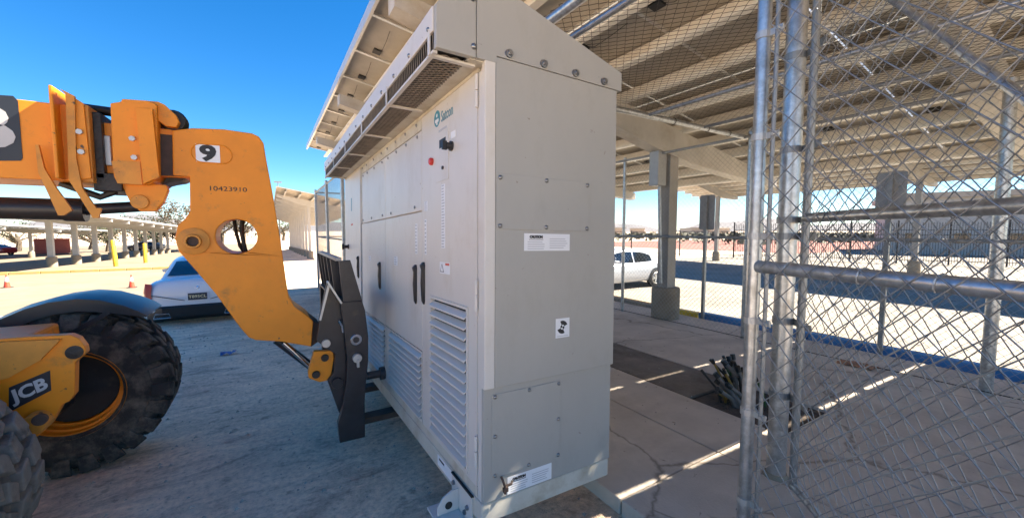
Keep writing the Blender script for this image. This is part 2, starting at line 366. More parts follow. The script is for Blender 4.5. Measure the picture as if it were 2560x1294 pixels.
# yellow kerb far left, blue kerb beyond the pad
B = MB(); 
for i in range(14):
    x = -19+i*1.1; B.box(x+.01, x+1.09, 30.4, 30.6, gz(30.4)-.05, gz(30.4)+.15)
tag(B.build('kerb', 'yellow_faded', bevel=.015), 'long faded yellow kerb across the sunny ground behind the traffic cones', 'kerb')
kb = root('kerb', (7.05, 1, 0), 'low blue painted kerb along the far edge of the fenced pad', 'kerb')
for i in range(5):
    y = 4.62-i*1.83; MB().box(6.98, 7.14, y-1.82, y, -.02, .15).build('kerb_stone', 'blue_paint', kb, bevel=.02)
yk = MB().box(6.98, 7.14, 4.66, 5.6, -.02, .13); tag(yk.build('kerb', 'yellow_paint', bevel=.02), 'short yellow painted kerb between the pier and the blue kerb', 'kerb')
stopm = MB().loft([[(x, -.09, 0), (x, -.06, .12), (x, .06, .12), (x, .09, 0)] for x in (-.9, -.86, .86, .9)]).mesh('wheel_stop'); stopm.materials.append(M('concrete_pier'))
for (x, y, rz, lb) in ((7.75, 2.2, R(88), 'grey concrete wheel stop behind the blue kerb, next to the sign post'), (7.72, -.4, R(91), 'grey concrete wheel stop behind the blue kerb, next to the gate brace'), (7.35, 6.6, R(88), 'concrete wheel stop in front of the silver sedan'), (7.0, 6.35, R(84), 'second concrete wheel stop lying close to the pad edge')):
    o = place(stopm, 'wheel_stop', None, (x, y, lz(x)+.004), (0, 0, rz)); tag(o, lb, 'wheel stop', 'wheel stops')
# loose stones and dust crumbs on the near ground
P0 = []; B = MB()
for k in range(2600):
    x = random.uniform(-4, 1.7); y = random.uniform(1.2, 13); s = random.choice([.004, .005, .006, .008, .012, .016])*random.uniform(.6, 1.3)
    g_ = gz(y); B.add([(x+s, y, g_), (x-s*.5, y+s*.8, g_), (x-s*.6, y-s*.7, g_), (x, y, g_+s*.9)], [(0, 1, 3), (1, 2, 3), (2, 0, 3)])
for k in range(260):
    x = random.uniform(1.8, 6.6); y = random.uniform(-.5, 6); s = random.uniform(.003, .011)
    B.add([(x+s, y, .1), (x-s*.5, y+s*.8, .1), (x-s*.6, y-s*.7, .1), (x, y, .1+s)], [(0, 1, 3), (1, 2, 3), (2, 0, 3)])
tag(B.build('gravel', 'pebble'), 'loose pebbles and grit scattered over the ground', 'gravel', kind='stuff')

# ------------------------------------------------------------------ solar carports
def canopy(label, xh, zh, xl, y0, y1, beams, cols, colx, pitch, rows, sl=.182, detail=True, group='solar carports', white=False, base=None, pur=None, cw=.23, foot=0., pr=.25):
    r = root('solar_carport', (colx, (y0+y1)/2, base(y0) if base else 0), label, 'carport', group)
    zp = lambda x, y: zh-sl*(x-xh)+(base(y) if base else 0)
    st = 'carport_white' if white else 'carport_steel'
    # tapered beams across, columns on concrete piers
    for y in beams:
        B = MB(); off = .2; sec = []
        hb = .1 if y == 1.09 else .13
        for x, dp in ((xh+.05, .2), (colx-.5, .48), (colx+.5, .48), (xl-.05, .2)):
            z = zp(x, y)-off; sec.append([(x, y-hb, z), (x, y-hb, z-dp), (x, y+hb, z-dp), (x, y+hb, z)])
        B.loft(sec).build('beam', st, r)
    for y in cols:
        zb = (base(y) if base else 0)+foot
        MB().box(colx-cw/2, colx+cw/2, y-cw/2, y+cw/2, zb+.6, zp(colx, y)-.5).build('column', 'carport_white' if white else 'carport_grey', r, bevel=.01)
        MB().lathe([(0, 0), (pr, 0), (pr, .66), (pr-.02, .69), (0, .69)], (colx, y, zb-.02), (0, 0, 1), 20).build('pier', 'concrete_pier', r, smooth=True)
    L = math.hypot(xl-xh, sl*(xl-xh)); dr = Vector((xl-xh, 0, -sl*(xl-xh))).normalized()
    # purlins along the carport
    nP = pur or 11
    for i in range(nP):
        x = xh+.62+(xl-xh-.8)*i/(nP-1)
        B = MB()
        za, zb_ = zp(x, y0), zp(x, y1)
        def bar(dx0, dx1, dz0, dz1):
            B.loft([[(x+dx0, y, z+dz0), (x+dx1, y, z+dz0), (x+dx1, y, z+dz1), (x+dx0, y, z+dz1)] for y, z in ((y0, za), (y1, zb_))])
        bar(-.004, .004, -.2, -.004); bar(-.105, -.004, -.2, -.192); bar(.004, .075, -.012, -.004); bar(-.105, -.098, -.192, -.165)
        B.build('purlin', 'carport_white' if white else 'purlin_steel', r)
    # eave frames
    for x, nm in ((xh, 'eave_trim'), (xl, 'eave_trim')):
        B = MB(); za, zb_ = zp(x, y0), zp(x, y1)
        B.loft([[(x-.02, y, z-.1), (x+.02, y, z-.1), (x+.02, y, z+.05), (x-.02, y, z+.05)] for y, z in ((y0, za), (y1, zb_))]).build(nm, 'carport_white' if white else 'alu', r)
    if detail:
        ny = int(round((y1-y0)/pitch)); pl = L/rows; up = Vector((sl, 0, 1)).normalized()
        hy = (pitch-.008)/2; hx = (pl-.016)/2
        # one panel: laminate with back sheet plus aluminium frame, shared by all panels
        def bm(poly): return poly
        B = MB(); B.obox((0, 0, 0), dr*hx, (0, hy, 0), up*.004); lam = B.mesh('solar_panel'); lam.materials.append(M('backsheet'))
        B = MB(); B.obox((0, 0, .0)+up*.006 if False else up*.007, dr*(hx-.01), (0, hy-.01, 0), up*.002); top = B.mesh('cell_sheet'); top.materials.append(M('panel_top'))
        B = MB()
        for s in (-1, 1):
            B.obox(Vector((0, s*(hy-.015), 0))-up*.015, dr*hx, (0, .015, 0), up*.018); B.obox(dr*s*(hx-.012)-up*.015, dr*.012, (0, hy-.031, 0), up*.018)
        fr = B.mesh('frame'); fr.materials.append(M('alu'))
        B = MB(); c = -dr*(hx-.35)-up*.018+Vector((0, hy-.22, 0)); B.obox(c, dr*.06, (0, .075, 0), up*.014)
        B.path([c+Vector((0, -.06, 0)), c+Vector((.03, -.2, -.05)), c+Vector((.02, -.5, -.035)), c+Vector((0, -.8, -.01))], .004, 5)
        jb = B.mesh('junction_box'); jb.materials.append(M('cable_black'))
        for j in range(ny):
            y = y0+(j+.5)*(y1-y0)/ny+{4: .012, 3: -.012, 5: .024}.get(j, 0)
            for i in range(rows):
                ctr = Vector((xh, y, zp(xh, y)+.03))+dr*(i+.5)*pl
                p = place(lam, 'solar_panel', r, ctr-Vector(r.location))
                place(top, 'cell_sheet', p); place(fr, 'frame', p); place(jb, 'junction_box', p)
    else:
        B = MB()
        B.loft([[(xh, y, zp(xh, y)+.0), (xl, y, zp(xl, y)+.0), (xl, y, zp(xl, y)+.045), (xh, y, zp(xh, y)+.045)] for y in (y0, y1)]).build('panel_deck', 'backsheet', r)
    return r
A0 = -4.17
cA = canopy('long solar carport spreading over the inverter cabinet and fenced pad', 1.25, 4.62, 9.85, A0, 15.734, (-3.2, 1.09, 4.8, 8.85, 13.05), (4.8, 8.85, 13.05, -3.2), 6.25, 1.244, 4)
B = MB(); B.box(5.86, 6.08, 4.72, 4.92, 2.5, 3.1); B.box(6.0, 6.135, 4.76, 4.86, 2.9, 3.0)
B.build('switch_box', 'box_grey', cA, bevel=.01)
MB().path([(6.0, 4.8, 2.5), (6.05, 4.76, .75)], .03, 8).build('conduit', 'galv', cA, smooth=True)
B = MB(); B.tube((1.45, 6.2, 4.66), (1.45, 6.2, 5.25), .02, 8); B.box(1.4, 1.5, 6.16, 6.24, 4.66, 4.78); B.build('aerial', 'carport_white', cA)
canopy('white solar carport far across the sunny yard behind the yellow bollards', -15, 3.75, -8.9, 26.5, 85, tuple(37.1+3.85*k for k in range(10)), tuple(37.1+3.85*k for k in range(10)), -11.9, 1, 1, sl=.07, detail=False, white=True, base=gz, pur=6, cw=.28, pr=.26)
canopy('low white solar carport farthest to the left before the trees', -28.4, 3.8, -19.6, 38, 80, tuple(42+11*k for k in range(4)), tuple(42+11*k for k in range(4)), -22, 1, 1, sl=.07, detail=False, white=True, base=gz, pur=6)
canopy('solar carport with white columns beyond the end of the fenced pad', .6, 5.35, 7, 33, 74, tuple(36.3+3.4*k for k in range(11)), tuple(36.3+3.4*k for k in range(11)), 2.85, 1, 1, detail=False, white=True, base=gz, pur=7, cw=.2)
canopy('solar carport across the sunny parking lot behind the two signs', 22, 5.85, 30, -18, 20, (17, 6.6, -3.8, -14), (17, 6.6, -3.8, -14), 27.6, 1, 1, sl=.182, detail=False, white=False, pur=9, base=lambda y: 0., foot=-.45)

# ------------------------------------------------------------------ inverter cabinet
tu, tv = R(-1.51), R(-1.25)
d1 = Vector((0, 1, math.sin(tu))).normalized(); d2 = Vector((1, 0, math.sin(tv))); d2 = (d2-d1*d1.dot(d2)).normalized(); d3 = d2.cross(d1)
d3 = d3 if d3.z > 0 else -d3
cab = root('inverter_cabinet', (.809, 1.605, .274), 'tall beige inverter cabinet held up on the telehandler forks', 'inverter', local=True)
cab.rotation_euler = Matrix((d2, d1, d3)).transposed().to_euler()
W, LN = .825, 3.85
def cb(name, m, *a, bevel=.0, parent=cab, **k): return MB().box(*a).build(name, m, parent, bevel=bevel, **k)
cb('body', 'cabinet_paint', .022, W-.01, .016, LN, .142, 2.2)
base = cb('base', 'cabinet_dusty', .0, W-.008, .002, LN, .04, .139, bevel=.006)
# ---- near end: upper skin with rolled front strip, sloped hood cheek, lower plates
er = MB(); er.add([(.058, -.018, .69), (W, -.018, .69), (W, -.018, 2.22), (.058, -.018, 2.22), (.058, .016, .69), (W, .016, .69), (W, .016, 2.22), (.058, .016, 2.22)],
                  [(0, 1, 2, 3), (4, 7, 6, 5), (0, 4, 5, 1), (1, 5, 6, 2), (2, 6, 7, 3), (3, 7, 4, 0)])
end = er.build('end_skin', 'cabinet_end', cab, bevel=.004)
cb('corner_strip', 'cabinet_paint', .002, .0565, -.0195, .016, .692, 2.215, bevel=.004)
# hood: sloped cheek above, hood body running the length of the cabinet
prof = [(-.228, 2.19), (-.228, 2.60), (-.2, 2.625), (.168, 2.515), (.856, 2.32), (.856, 2.19)]
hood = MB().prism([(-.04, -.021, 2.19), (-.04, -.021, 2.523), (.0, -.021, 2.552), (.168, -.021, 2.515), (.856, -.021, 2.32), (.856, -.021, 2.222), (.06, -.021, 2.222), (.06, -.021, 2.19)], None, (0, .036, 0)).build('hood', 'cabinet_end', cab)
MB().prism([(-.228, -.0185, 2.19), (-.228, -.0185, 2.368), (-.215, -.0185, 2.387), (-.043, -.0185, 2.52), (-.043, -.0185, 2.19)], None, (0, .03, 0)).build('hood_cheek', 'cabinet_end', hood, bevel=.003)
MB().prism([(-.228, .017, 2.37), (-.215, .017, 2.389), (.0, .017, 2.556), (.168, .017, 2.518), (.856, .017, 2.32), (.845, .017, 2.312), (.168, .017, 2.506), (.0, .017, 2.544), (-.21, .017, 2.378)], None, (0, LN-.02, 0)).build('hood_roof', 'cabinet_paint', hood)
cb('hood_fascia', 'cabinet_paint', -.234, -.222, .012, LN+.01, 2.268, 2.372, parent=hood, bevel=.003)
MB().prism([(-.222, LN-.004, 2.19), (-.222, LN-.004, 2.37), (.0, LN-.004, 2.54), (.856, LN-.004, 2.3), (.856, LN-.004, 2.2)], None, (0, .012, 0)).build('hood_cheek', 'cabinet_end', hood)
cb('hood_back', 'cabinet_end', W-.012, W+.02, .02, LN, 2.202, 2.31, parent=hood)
cb('edge_rail', 'cabinet_dusty', -.065, .018, .0, LN, 2.186, 2.2, parent=hood)
cb('edge_rail', 'cabinet_paint', -.232, -.212, .012, LN, 2.178, 2.19, parent=hood)
cb('drip_rail', 'cabinet_dusty', .003, .02, .06, LN-.01, 2.165, 2.184, parent=hood)
# hood guard: expanded metal under and in front, brackets
P0, P1 = [], []
n = int((LN-.05)/.03)
for i in range(n):
    y = .03+i*.03
    for j in range(6):
        x = -.215+j*.0255
        P0.append((x, y+(.015 if j % 2 else 0), 2.188)); P1.append((x+.0255, y+(0 if j % 2 else .015), 2.188))
        P0.append((x, y+(.015 if j % 2 else .03), 2.188)); P1.append((x+.0255, y+(.03 if j % 2 else .015), 2.188))
    P0.append((-.222, y, 2.19)); P1.append((-.2225, y+.012, 2.275))
g = wires('guard_mesh', P0, P1, .0042, 'mesh_brown', hood); 
cb('duct', 'vent_dark', -.2, .02, .03, LN-.03, 2.3, 2.315, parent=hood)
for y in (.05, .78, 1.52, 2.27, 3.02, 3.72):
    B = MB(); B.box(-.238, -.233, y-.012, y+.012, 2.18, 2.285); B.box(-.23, -.02, y-.012, y+.012, 2.176, 2.1855); B.build('bracket', 'cabinet_paint', hood)
boltm = MB().lathe([(0, .011), (.007, .0105), (.0125, .006), (.014, 0)], (0, 0, 0), (0, -1, 0), 10).mesh('bolt'); boltm.materials.append(M('steel_bolt')); boltm.polygons.foreach_set('use_smooth', [True]*len(boltm.polygons))
boltf = MB().lathe([(0, .009), (.006, .0085), (.010, .005), (.011, 0)], (0, 0, 0), (-1, 0, 0), 10).mesh('bolt'); boltf.materials.append(M('steel_bolt')); boltf.polygons.foreach_set('use_smooth', [True]*len(boltf.polygons))
for k in range(14): place(boltf, 'bolt', hood, (-.234, .06+k*.28, 2.292))
lift = MB().lathe([(0, .03), (.014, .03), (.016, .026), (.016, .02), (.023, .019), (.023, .004), (.027, .003), (.027, 0)], (0, 0, 0), (0, -1, 0), 14).mesh('lifting_bolt'); lift.materials.append(M('steel_bolt'))
for v in (.123, .32, .521, .72): place(lift, 'lifting_bolt', end, (v, -.0185, 2.19+.055)).scale = (.8, .8, .8)
for x, z in ((-.055, 2.235), (-.06, 2.44)): place(boltm, 'bolt', hood, (x, -.019, z))
# end cover plates
cp = cb('cover_plate', 'cabinet_end', .062, .632, -.022, -.0185, 1.436, 1.695, parent=end, bevel=.002)
for v, z in ((.08, 1.675), (.345, 1.682), (.612, 1.68), (.08, 1.452), (.345, 1.452), (.612, 1.452)): place(boltm, 'bolt', cp, (v, -.022, z)).scale = (.8, .8, .8)
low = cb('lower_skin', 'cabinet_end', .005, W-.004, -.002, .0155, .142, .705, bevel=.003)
lp = cb('cover_plate', 'cabinet_end', .05, .458, -.0065, -.0025, .252, .657, parent=low, bevel=.002)
for v, z in ((.066, .645), (.26, .643), (.445, .643), (.066, .455), (.445, .455), (.066, .266), (.26, .264), (.445, .264)): place(boltm, 'bolt', lp, (v, -.0065, z)).scale = (.75, .75, .75)
B = MB(); B.path([(.098, -.012, .255), (.1, -.03, .235), (.112, -.03, .2), (.11, -.028, .175)], .006, 6); B.path([(.125, -.012, .2), (.15, -.02, .207), (.16, -.012, .215)], .006, 6); B.box(.1, .125, -.035, -.02, .185, .205)
B.build('hasp', 'rust_steel', low)
def caution(parent, x0, x1, z0, z1, y):
    s = MB().box(x0, x1, y-.0012, y, z0, z1).build('warning_label', 'label_white', parent); w = x1-x0; h = z1-z0
    text('lettering', 'CAUTION', h*.2, (x0+w*.25, y-.002, z1-h*.2), (1, 0, 0), (0, 0, 1), 'ink_black', s, bold=.0015)
    B = MB(); B.box(x0+w*.1, x0+w*.4, y-.0018, y-.0013, z1-h*.36, z1-h*.33)
    B.build('underline', 'ink_black', s)
    B = MB()
    for k in range(4): B.box(x0+w*.07, x0+w*random.uniform(.38, .46), y-.0018, y-.0013, z0+h*(.1+.13*k), z0+h*(.14+.13*k))
    for k in range(5): B.box(x0+w*.54, x0+w*random.uniform(.85, .95), y-.0018, y-.0013, z0+h*(.16+.13*k), z0+h*(.2+.13*k))
    B.build('print_lines', 'label_print', s); return s
caution(end, .216, .498, 1.335, 1.42, -.0182); caution(low, .138, .405, .148, .232, -.0022)
s = MB().box(.412, .502, -.0195, -.0182, .886, .986).build('warning_label', 'label_white', end)
cx, cz = .455, .94
B = MB()
for q in (0, 1):
    a0 = R(20)+q*math.pi
    ring = [(cx+rr*math.cos(a), -.0202, cz+rr*math.sin(a)) for rr, rng_ in ((.034, 1), (.013, -1)) for a in [a0+(R(95)*k/6 if rng_ > 0 else R(95)*(6-k)/6) for k in range(7)]]
    B.prism(ring, None, (0, .0006, 0))
    a1 = a0+R(135); B.prism([(cx+.011*math.cos(t)+.002*math.cos(a1), -.0202, cz+.011*math.sin(t)+.002*math.sin(a1)) for t in [a1-R(60)+R(20)*k for k in range(7)]]+[(cx, -.0202, cz)], None, (0, .0006, 0))
B.build('symbol', 'ink_black', s)
MB().box(.42, .494, -.0202, -.0196, .893, .896).build('print_lines', 'label_print', s)
# ---- front: doors, upper panels, louvres
def door(y0, y1, z0, z1, m='cabinet_paint', name='door', t=.02): return cb(name, m, .0, t, y0, y1, z0, z1, bevel=.004)
def louvres(parent, y0, y1, z0, z1, n):
    cb('louvre_back', 'vent_dark', .0195, .021, y0, y1, z0, z1, parent=parent)
    p = (z1-z0)/n
    sm = MB(); ly = y1-y0
    sm.add([(-.018, 0, 0), (.012, 0, p*.42), (.017, 0, p*.42), (-.011, 0, -.004), (-.018, 0, -.01), (-.018, ly, 0), (.012, ly, p*.42), (.017, ly, p*.42), (-.011, ly, -.004), (-.018, ly, -.01)],
           [(0, 5, 6, 1), (1, 6, 7, 2), (2, 7, 8, 3), (3, 8, 9, 4), (4, 9, 5, 0), (0, 1, 2, 3, 4), (9, 8, 7, 6, 5)])
    me = sm.mesh('louvre_slat'); me.materials.append(M('cabinet_paint'))
    for k in range(n): place(me, 'louvre_slat', parent, (0, y0, z0+k*p+.014))
def framed(y0, y1, z0, z1, a, b, c, d, **k):      # door leaf with a rectangular opening a..b (y) c..d (z)
    B = MB()
    B.box(0, .02, y0, y1, d, z1); B.box(0, .02, y0, y1, z0, c); B.box(0, .02, y0, a, c, d); B.box(0, .02, b, y1, c, d)
    return B.build('door', 'cabinet_paint', cab)
dn = framed(.058, .843, .2, 2.16, .165, .672, .235, 1.04)
louvres(dn, .165, .672, .235, 1.04, 15)
B = MB()
for a in ((.15, .165, .22, 1.055), (.672, .687, .22, 1.055)): B.box(-.007, -.001, *a)
B.box(-.007, -.001, .165, .672, 1.04, 1.055); B.box(-.007, -.001, .165, .672, .22, .235); B.build('louvre_frame', 'cabinet_paint', dn)
cb('sill_panel', 'cabinet_dusty', .004, .0225, .058, LN-.02, .1425, .196)
cb('corner_post', 'cabinet_paint', .004, .024, .0165, .055, .1425, 2.16, bevel=.003)
for z in (.3, 1.05, 2.0):
    B = MB(); B.tube((-.006, .052, z), (-.006, .052, z+.075), .008, 8); B.tube((-.006, .052, z+.08), (-.006, .052, z+.15), .008, 8); B.build('hinge', 'cabinet_paint', cab, smooth=True)
d2_ = framed(.85, 1.783, .2, .668, .87, 1.655, .22, .655); louvres(d2_, .87, 1.655, .22, .655, 10)
d3_ = framed(1.79, 2.768, .2, .668, 1.83, 2.6, .22, .655); louvres(d3_, 1.83, 2.6, .22, .655, 10)
door2 = door(.851, 1.785, .674, 1.572); door3 = door(1.793, 2.768, .674, 1.572)
up2 = door(.851, 1.785, 1.579, 2.085, name='upper_panel', t=.016); up3 = door(1.793, 2.75, 1.579, 2.085, name='upper_panel', t=.012)
st2 = door(.851, 1.785, 2.09, 2.162, name='header_strip', m='cabinet_dusty', t=.014); st3 = door(1.793, 2.75, 2.09, 2.162, name='header_strip', m='cabinet_dusty', t=.014)
df = door(2.856, LN-.01, .2, 2.162)
cb('gap', 'gap_dark', .0235, .026, 2.752, 2.85, .66, 2.165); cb('seam_strip', 'cabinet_dusty', .006, .022, 2.81, 2.85, 1.58, 2.16)
for y in (.95, 1.2, 1.45, 1.7): place(boltf, 'bolt', st2, (0, y, 2.14)); place(boltf, 'bolt', up2, (0, y-.02, 2.06))
for y in (1.9, 2.2, 2.5, 2.7): place(boltf, 'bolt', st3, (0, y, 2.14)); place(boltf, 'bolt', up3, (0, y-.02, 2.06))
for y in (.99, 1.6): place(boltf, 'bolt', up2, (0, y, 1.61))
for y in (1.88, 2.3, 2.7): place(boltf, 'bolt', up3, (0, y, 1.61))
def handle(parent, y, z0, z1, m='black_plastic'):
    B = MB(); sec = []
    for z, hw, dp in ((z0, .006, .008), (z0+.02, .015, .016), (z0+(z1-z0)*.5, .016, .022), (z1-.05, .016, .018), (z1-.02, .02, .026), (z1, .01, .012)):
        sec.append([(-.001, y-hw, z), (-dp, y-hw*.8, z), (-dp, y+hw*.8, z), (-.001, y+hw, z)])
    B.loft(sec).build('handle', m, parent, smooth=True)
handle(dn, .805, .985, 1.252); handle(door2, .965, .967, 1.228); handle(door3, 1.972, .966, 1.206); handle(df, 2.965, .99, 1.232)
# front markings and controls (text reads left to right towards -y)
XA, YA = (0, -1, 0), (0, 0, 1)
def plate(name, m, y0, y1, z0, z1, parent, t=.0012, x=0.): return MB().box(x-t, x, y0, y1, z0, z1).build(name, m, parent)
B = MB(); B.lathe([(0, .0015), (.046, .0015), (.046, 0)], (0, .575, 2.085), (-1, 0, 0), 28); lg = B.build('logo_disc', 'teal', dn)
B = MB()
for a in (90, 210, 330): B.lathe([(0, .0022), (.011, .0022), (.011, .0016)], (0, .575+.02*math.cos(R(a)), 2.083+.02*math.sin(R(a))), (-1, 0, 0), 10)
B.prism([(-.0022, .575-.006, 2.083), (-.0022, .575+.006, 2.083), (-.0022, .575+.01, 2.05), (-.0022, .575-.01, 2.05)], None, (.0006, 0, 0)); B.build('logo_mark', 'label_white', lg)
text('lettering', 'Satcon', .085, (-.001, .512, 2.075), XA, YA, 'teal_text', dn, align='LEFT', bold=.0008, sx=.75)
cp = plate('control_panel', 'cabinet_paint', .40, .6, 1.72, 1.99, dn, .003)
plate('display', 'ink_black', .438, .53, 1.905, 1.952, cp, .002, -.003)
plate('display_text', 'label_print', .43, .55, 2.0, 2.012, dn)
B = MB(); B.lathe([(.026, 0), (.026, .012), (.018, .014), (.016, .035), (0, .037)], (0, .358, 1.885), (-1, 0, 0), 14); B.box(-.055, -.03, .35, .366, 1.862, 1.908); B.build('rotary_switch', 'black_plastic', dn, smooth=False)
B = MB(); B.lathe([(.022, 0), (.022, .014), (.017, .02), (0, .022)], (0, .655, 1.855), (-1, 0, 0), 14); B.build('stop_button', 'red_button', dn, smooth=True)
B = MB(); B.lathe([(.01, 0), (.01, .008), (0, .009)], (-.003, .475, 1.79), (-1, 0, 0), 10); B.build('key_switch', 'black_plastic', cp)
plate('warning_label', 'label_white', .31, .37, 1.925, 1.96, dn)
def vlabel(parent, y0, y1, z0, z1, n, red=False):
    s = plate('notice_label', 'label_white', y0, y1, z0, z1, parent, .001); B = MB(); w_ = y1-y0
    for k in range(n):
        z = z0+(z1-z0)*(k+.5)/n; e = random.uniform(.1, .35); B.box(-.0016, -.0011, y0+w_*e, y1-w_*.1, z-(z1-z0)/n*.22, z+(z1-z0)/n*.22)
    B.build('print_lines', 'label_print', s); return s
vlabel(dn, .455, .51, 1.343, 1.70, 22)
for y0, y1, z0, z1 in ((.76, .795, 1.3, 1.52), (.74, .8, 1.57, 1.63)): vlabel(dn, y0, y1, z0, z1, 9)
vlabel(door2, .94, .985, 1.3, 1.5, 9); vlabel(door2, 1.42, 1.52, 1.2, 1.27, 4); vlabel(door3, 2.35, 2.45, 1.2, 1.25, 3)
s = plate('warning_label', 'label_white', .386, .535, 1.2, 1.265, dn)
plate('red_header', 'red_print', .392, .45, 1.248, 1.26, s, .0006, -.0012)
MB().prism([(-.0018, .53, 1.208), (-.0018, .47, 1.208), (-.0018, .5, 1.256)], None, (.0005, 0, 0)).build('warning_triangle', 'ink_black', s)
MB().prism([(-.0022, .522, 1.212), (-.0022, .478, 1.212), (-.0022, .5, 1.248)], None, (.0003, 0, 0)).build('triangle_fill', 'label_white', s)
plate('notice_label', 'teal', 3.36, 3.4, 1.75, 1.9, df); plate('red_print', 'red_print', 3.3, 3.42, 1.58, 1.6, df)
B = MB(); B.lathe([(.03, 0), (.03, .01), (.02, .012), (.02, .05), (.035, .055), (.035, .075), (0, .08)], (0, 3.6, 1.33), (-1, 0, 0), 14); B.build('stop_button', 'black_plastic', df, smooth=True)
B = MB(); B.box(-.0012, 0, 0, .0001, 0, .0001)
s = plate('warning_label', 'label_white', .36, .575, .062, .125, base, .0012, 0.); plate('print_lines', 'ink_black', .47, .55, .1, .112, s, .0004, -.0012)
# lifting bracket at the foot
B = MB(); B.box(-.012, -.0005, .09, .335, -.02, .131); B.box(-.15, -.0125, .09, .335, -.02, -.008)
B.prism([(-.0125, .235, -.0075), (-.13, .235, -.0075), (-.13, .235, .03), (-.1, .235, .075), (-.05, .235, .1), (-.0125, .235, .1)], None, (0, .012, 0)); bk = B.build('lifting_bracket', 'cabinet_paint', cab, bevel=.002)
MB().lathe([(0, .001), (.02, .001), (.02, 0)], (-.07, .2349, .03), (0, -1, 0), 14).build('bracket_hole', 'gap_dark', bk)
MB().lathe([(0, .001), (.02, .001), (.02, 0)], (-.075, .16, -.008), (0, 0, 1), 14).build('bracket_hole', 'gap_dark', bk)
for y, z in ((.13, .06), (.16, .02), (.3, .1)): MB().lathe([(0, .012), (.011, .012), (.013, 0)], (-.012, y, z), (-1, 0, 0), 6).build('bolt', 'steel_bolt', bk)
cb('bracket_cap', 'gap_dark', -.014, -.0008, .085, .34, .1315, .138, parent=bk)
for y in (1.3, 2.4): cb('skid', 'cabinet_dusty', .05, W-.06, y-.06, y+.06, .005, .0395, parent=base)

# ------------------------------------------------------------------ telehandler
th = root('telehandler', (-1.6, 3.4, 0), 'orange telehandler with black forks lifting the inverter cabinet', 'telehandler')
def poly(pts, Y): return [ony(px, py, Y) for px, py in pts]
YN = 3.22
out = [(430, 326), (480, 320), (560, 323), (630, 333), (647, 341), (659, 358), (665, 395), (681, 480), (697, 575), (707, 640), (715, 700), (722, 742), (736, 766), (770, 790), (783, 803), (778, 866), (700, 853), (640, 850), (622, 843), (600, 818), (540, 735), (480, 665), (447, 628), (437, 595), (444, 563), (463, 546), (475, 528), (474, 442), (432, 437)]
hc = ony(592, 591, YN); hole = [hc+Vector((.115*math.cos(t), 0, .115*math.sin(t))) for t in [2*math.pi*k/28 for k in range(28)]]
nose = MB().prism_hole(poly(out, YN), hole, (0, .34, 0)).build('boom_nose', 'orange_paint', th, bevel=.006)
pc = ony(484, 603, YN)
def disc(name, c, r, h, m, parent, n=20, hole=0, ax=(0, -1, 0)):
    pr = [(hole, -.01), (hole, h), (r*.93, h), (r, h*.8), (r, -.01)] if hole else [(0, h), (r*.93, h), (r, h*.8), (r, -.01)]
    return MB().lathe(pr, c, ax, n).build(name, m, parent, smooth=True)
disc('boss', pc, .085, .015, 'orange_worn', nose); disc('pivot_pin', pc-Vector((0, .015, 0)), .045, .035, 'orange_worn', nose, hole=.032); disc('pin_end', pc-Vector((0, .006, 0)), .03, .02, 'rust_steel', nose)
c = ony(520, 384, YN); s = MB().box(c.x-.062, c.x+.062, YN-.0025, YN-.0005, c.z-.055, c.z+.055).build('number_sticker', 'label_white', nose)
text('lettering', '9', .13, (c.x, YN-.0035, c.z-.002), (1, 0, 0), (0, 0, 1), 'ink_black', s, bold=.006, sx=1.3)
# stadium-shaped weld bead round the sticker
B = MB(); pts = []
for k in range(33):
    t = 2*math.pi*k/32; pts.append((c.x+.0+(.07 if math.cos(t) > 0 else -.03)+.055*math.cos(t), YN-.001, c.z+.058*math.sin(t)))
B.path(pts, .004, 5, caps=False).build('weld_bead', 'orange_paint', nose, smooth=True)
c = ony(570, 473, YN); text('stamped_number', '10423910', .042, (c.x, YN-.001, c.z), (1, 0, 0), (0, 0, 1), 'ink_black', nose, sx=1.25)
MB().path([ony(x, y, 3.46) for x, y in ((585, 545), (590, 580), (600, 615), (625, 650))], .012, 6).build('hose', 'cable_black', nose, smooth=True)
MB().path([ony(x, y, 3.42) for x, y in ((606, 545), (604, 580), (612, 620), (622, 650))], .014, 6).build('hose', 'cable_black', nose, smooth=True)
# dark worn tip edge of the nose
MB().prism(poly([(772, 791), (800, 812), (800, 850), (778, 866)], YN+.05), None, (0, .24, 0)).build('nose_tip', 'rust_steel', nose)
# boom sections
bx = lambda name, m, *a, parent=th, bevel=.004, **k: MB().box(*a).build(name, m, parent, bevel=bevel, **k)
inner = bx('inner_boom', 'orange_paint', -3.2, -.36, 3.25, 3.55, 2.035, 2.325)
outer = bx('outer_boom', 'orange_paint', -4.3, -.83, 3.17, 3.63, 1.975, 2.385)
bx('edge_cap', 'orange_worn', -.9, -.825, 3.15, 3.65, 1.97, 2.392, parent=outer)
bx('stiffener', 'orange_paint', -.955, -.94, 3.09, 3.71, 1.98, 2.46, parent=outer)
gp = MB().prism(poly([(150, 222), (163, 235), (170, 395), (172, 450), (232, 545), (246, 545), (253, 520), (240, 520), (205, 470), (190, 395), (186, 240)], 3.12), None, (0, .02, 0)).build('guide_plate', 'orange_worn', outer)
MB().prism(poly([(88, 362), (95, 430), (145, 538), (160, 538), (180, 525), (170, 510), (140, 470), (110, 420), (96, 362)], 3.12), None, (0, .02, 0)).build('guide_plate', 'orange_worn', outer)
MB().prism(poly([(165, 232), (208, 258), (228, 445), (170, 452)], 3.135), None, (0, .035, 0)).build('wear_plate', 'orange_paint', outer, bevel=.003)
for px, py in ((199, 330), (204, 380)): disc('bolt', ony(px, py, 3.135), .016, .014, 'zinc', outer, 6)
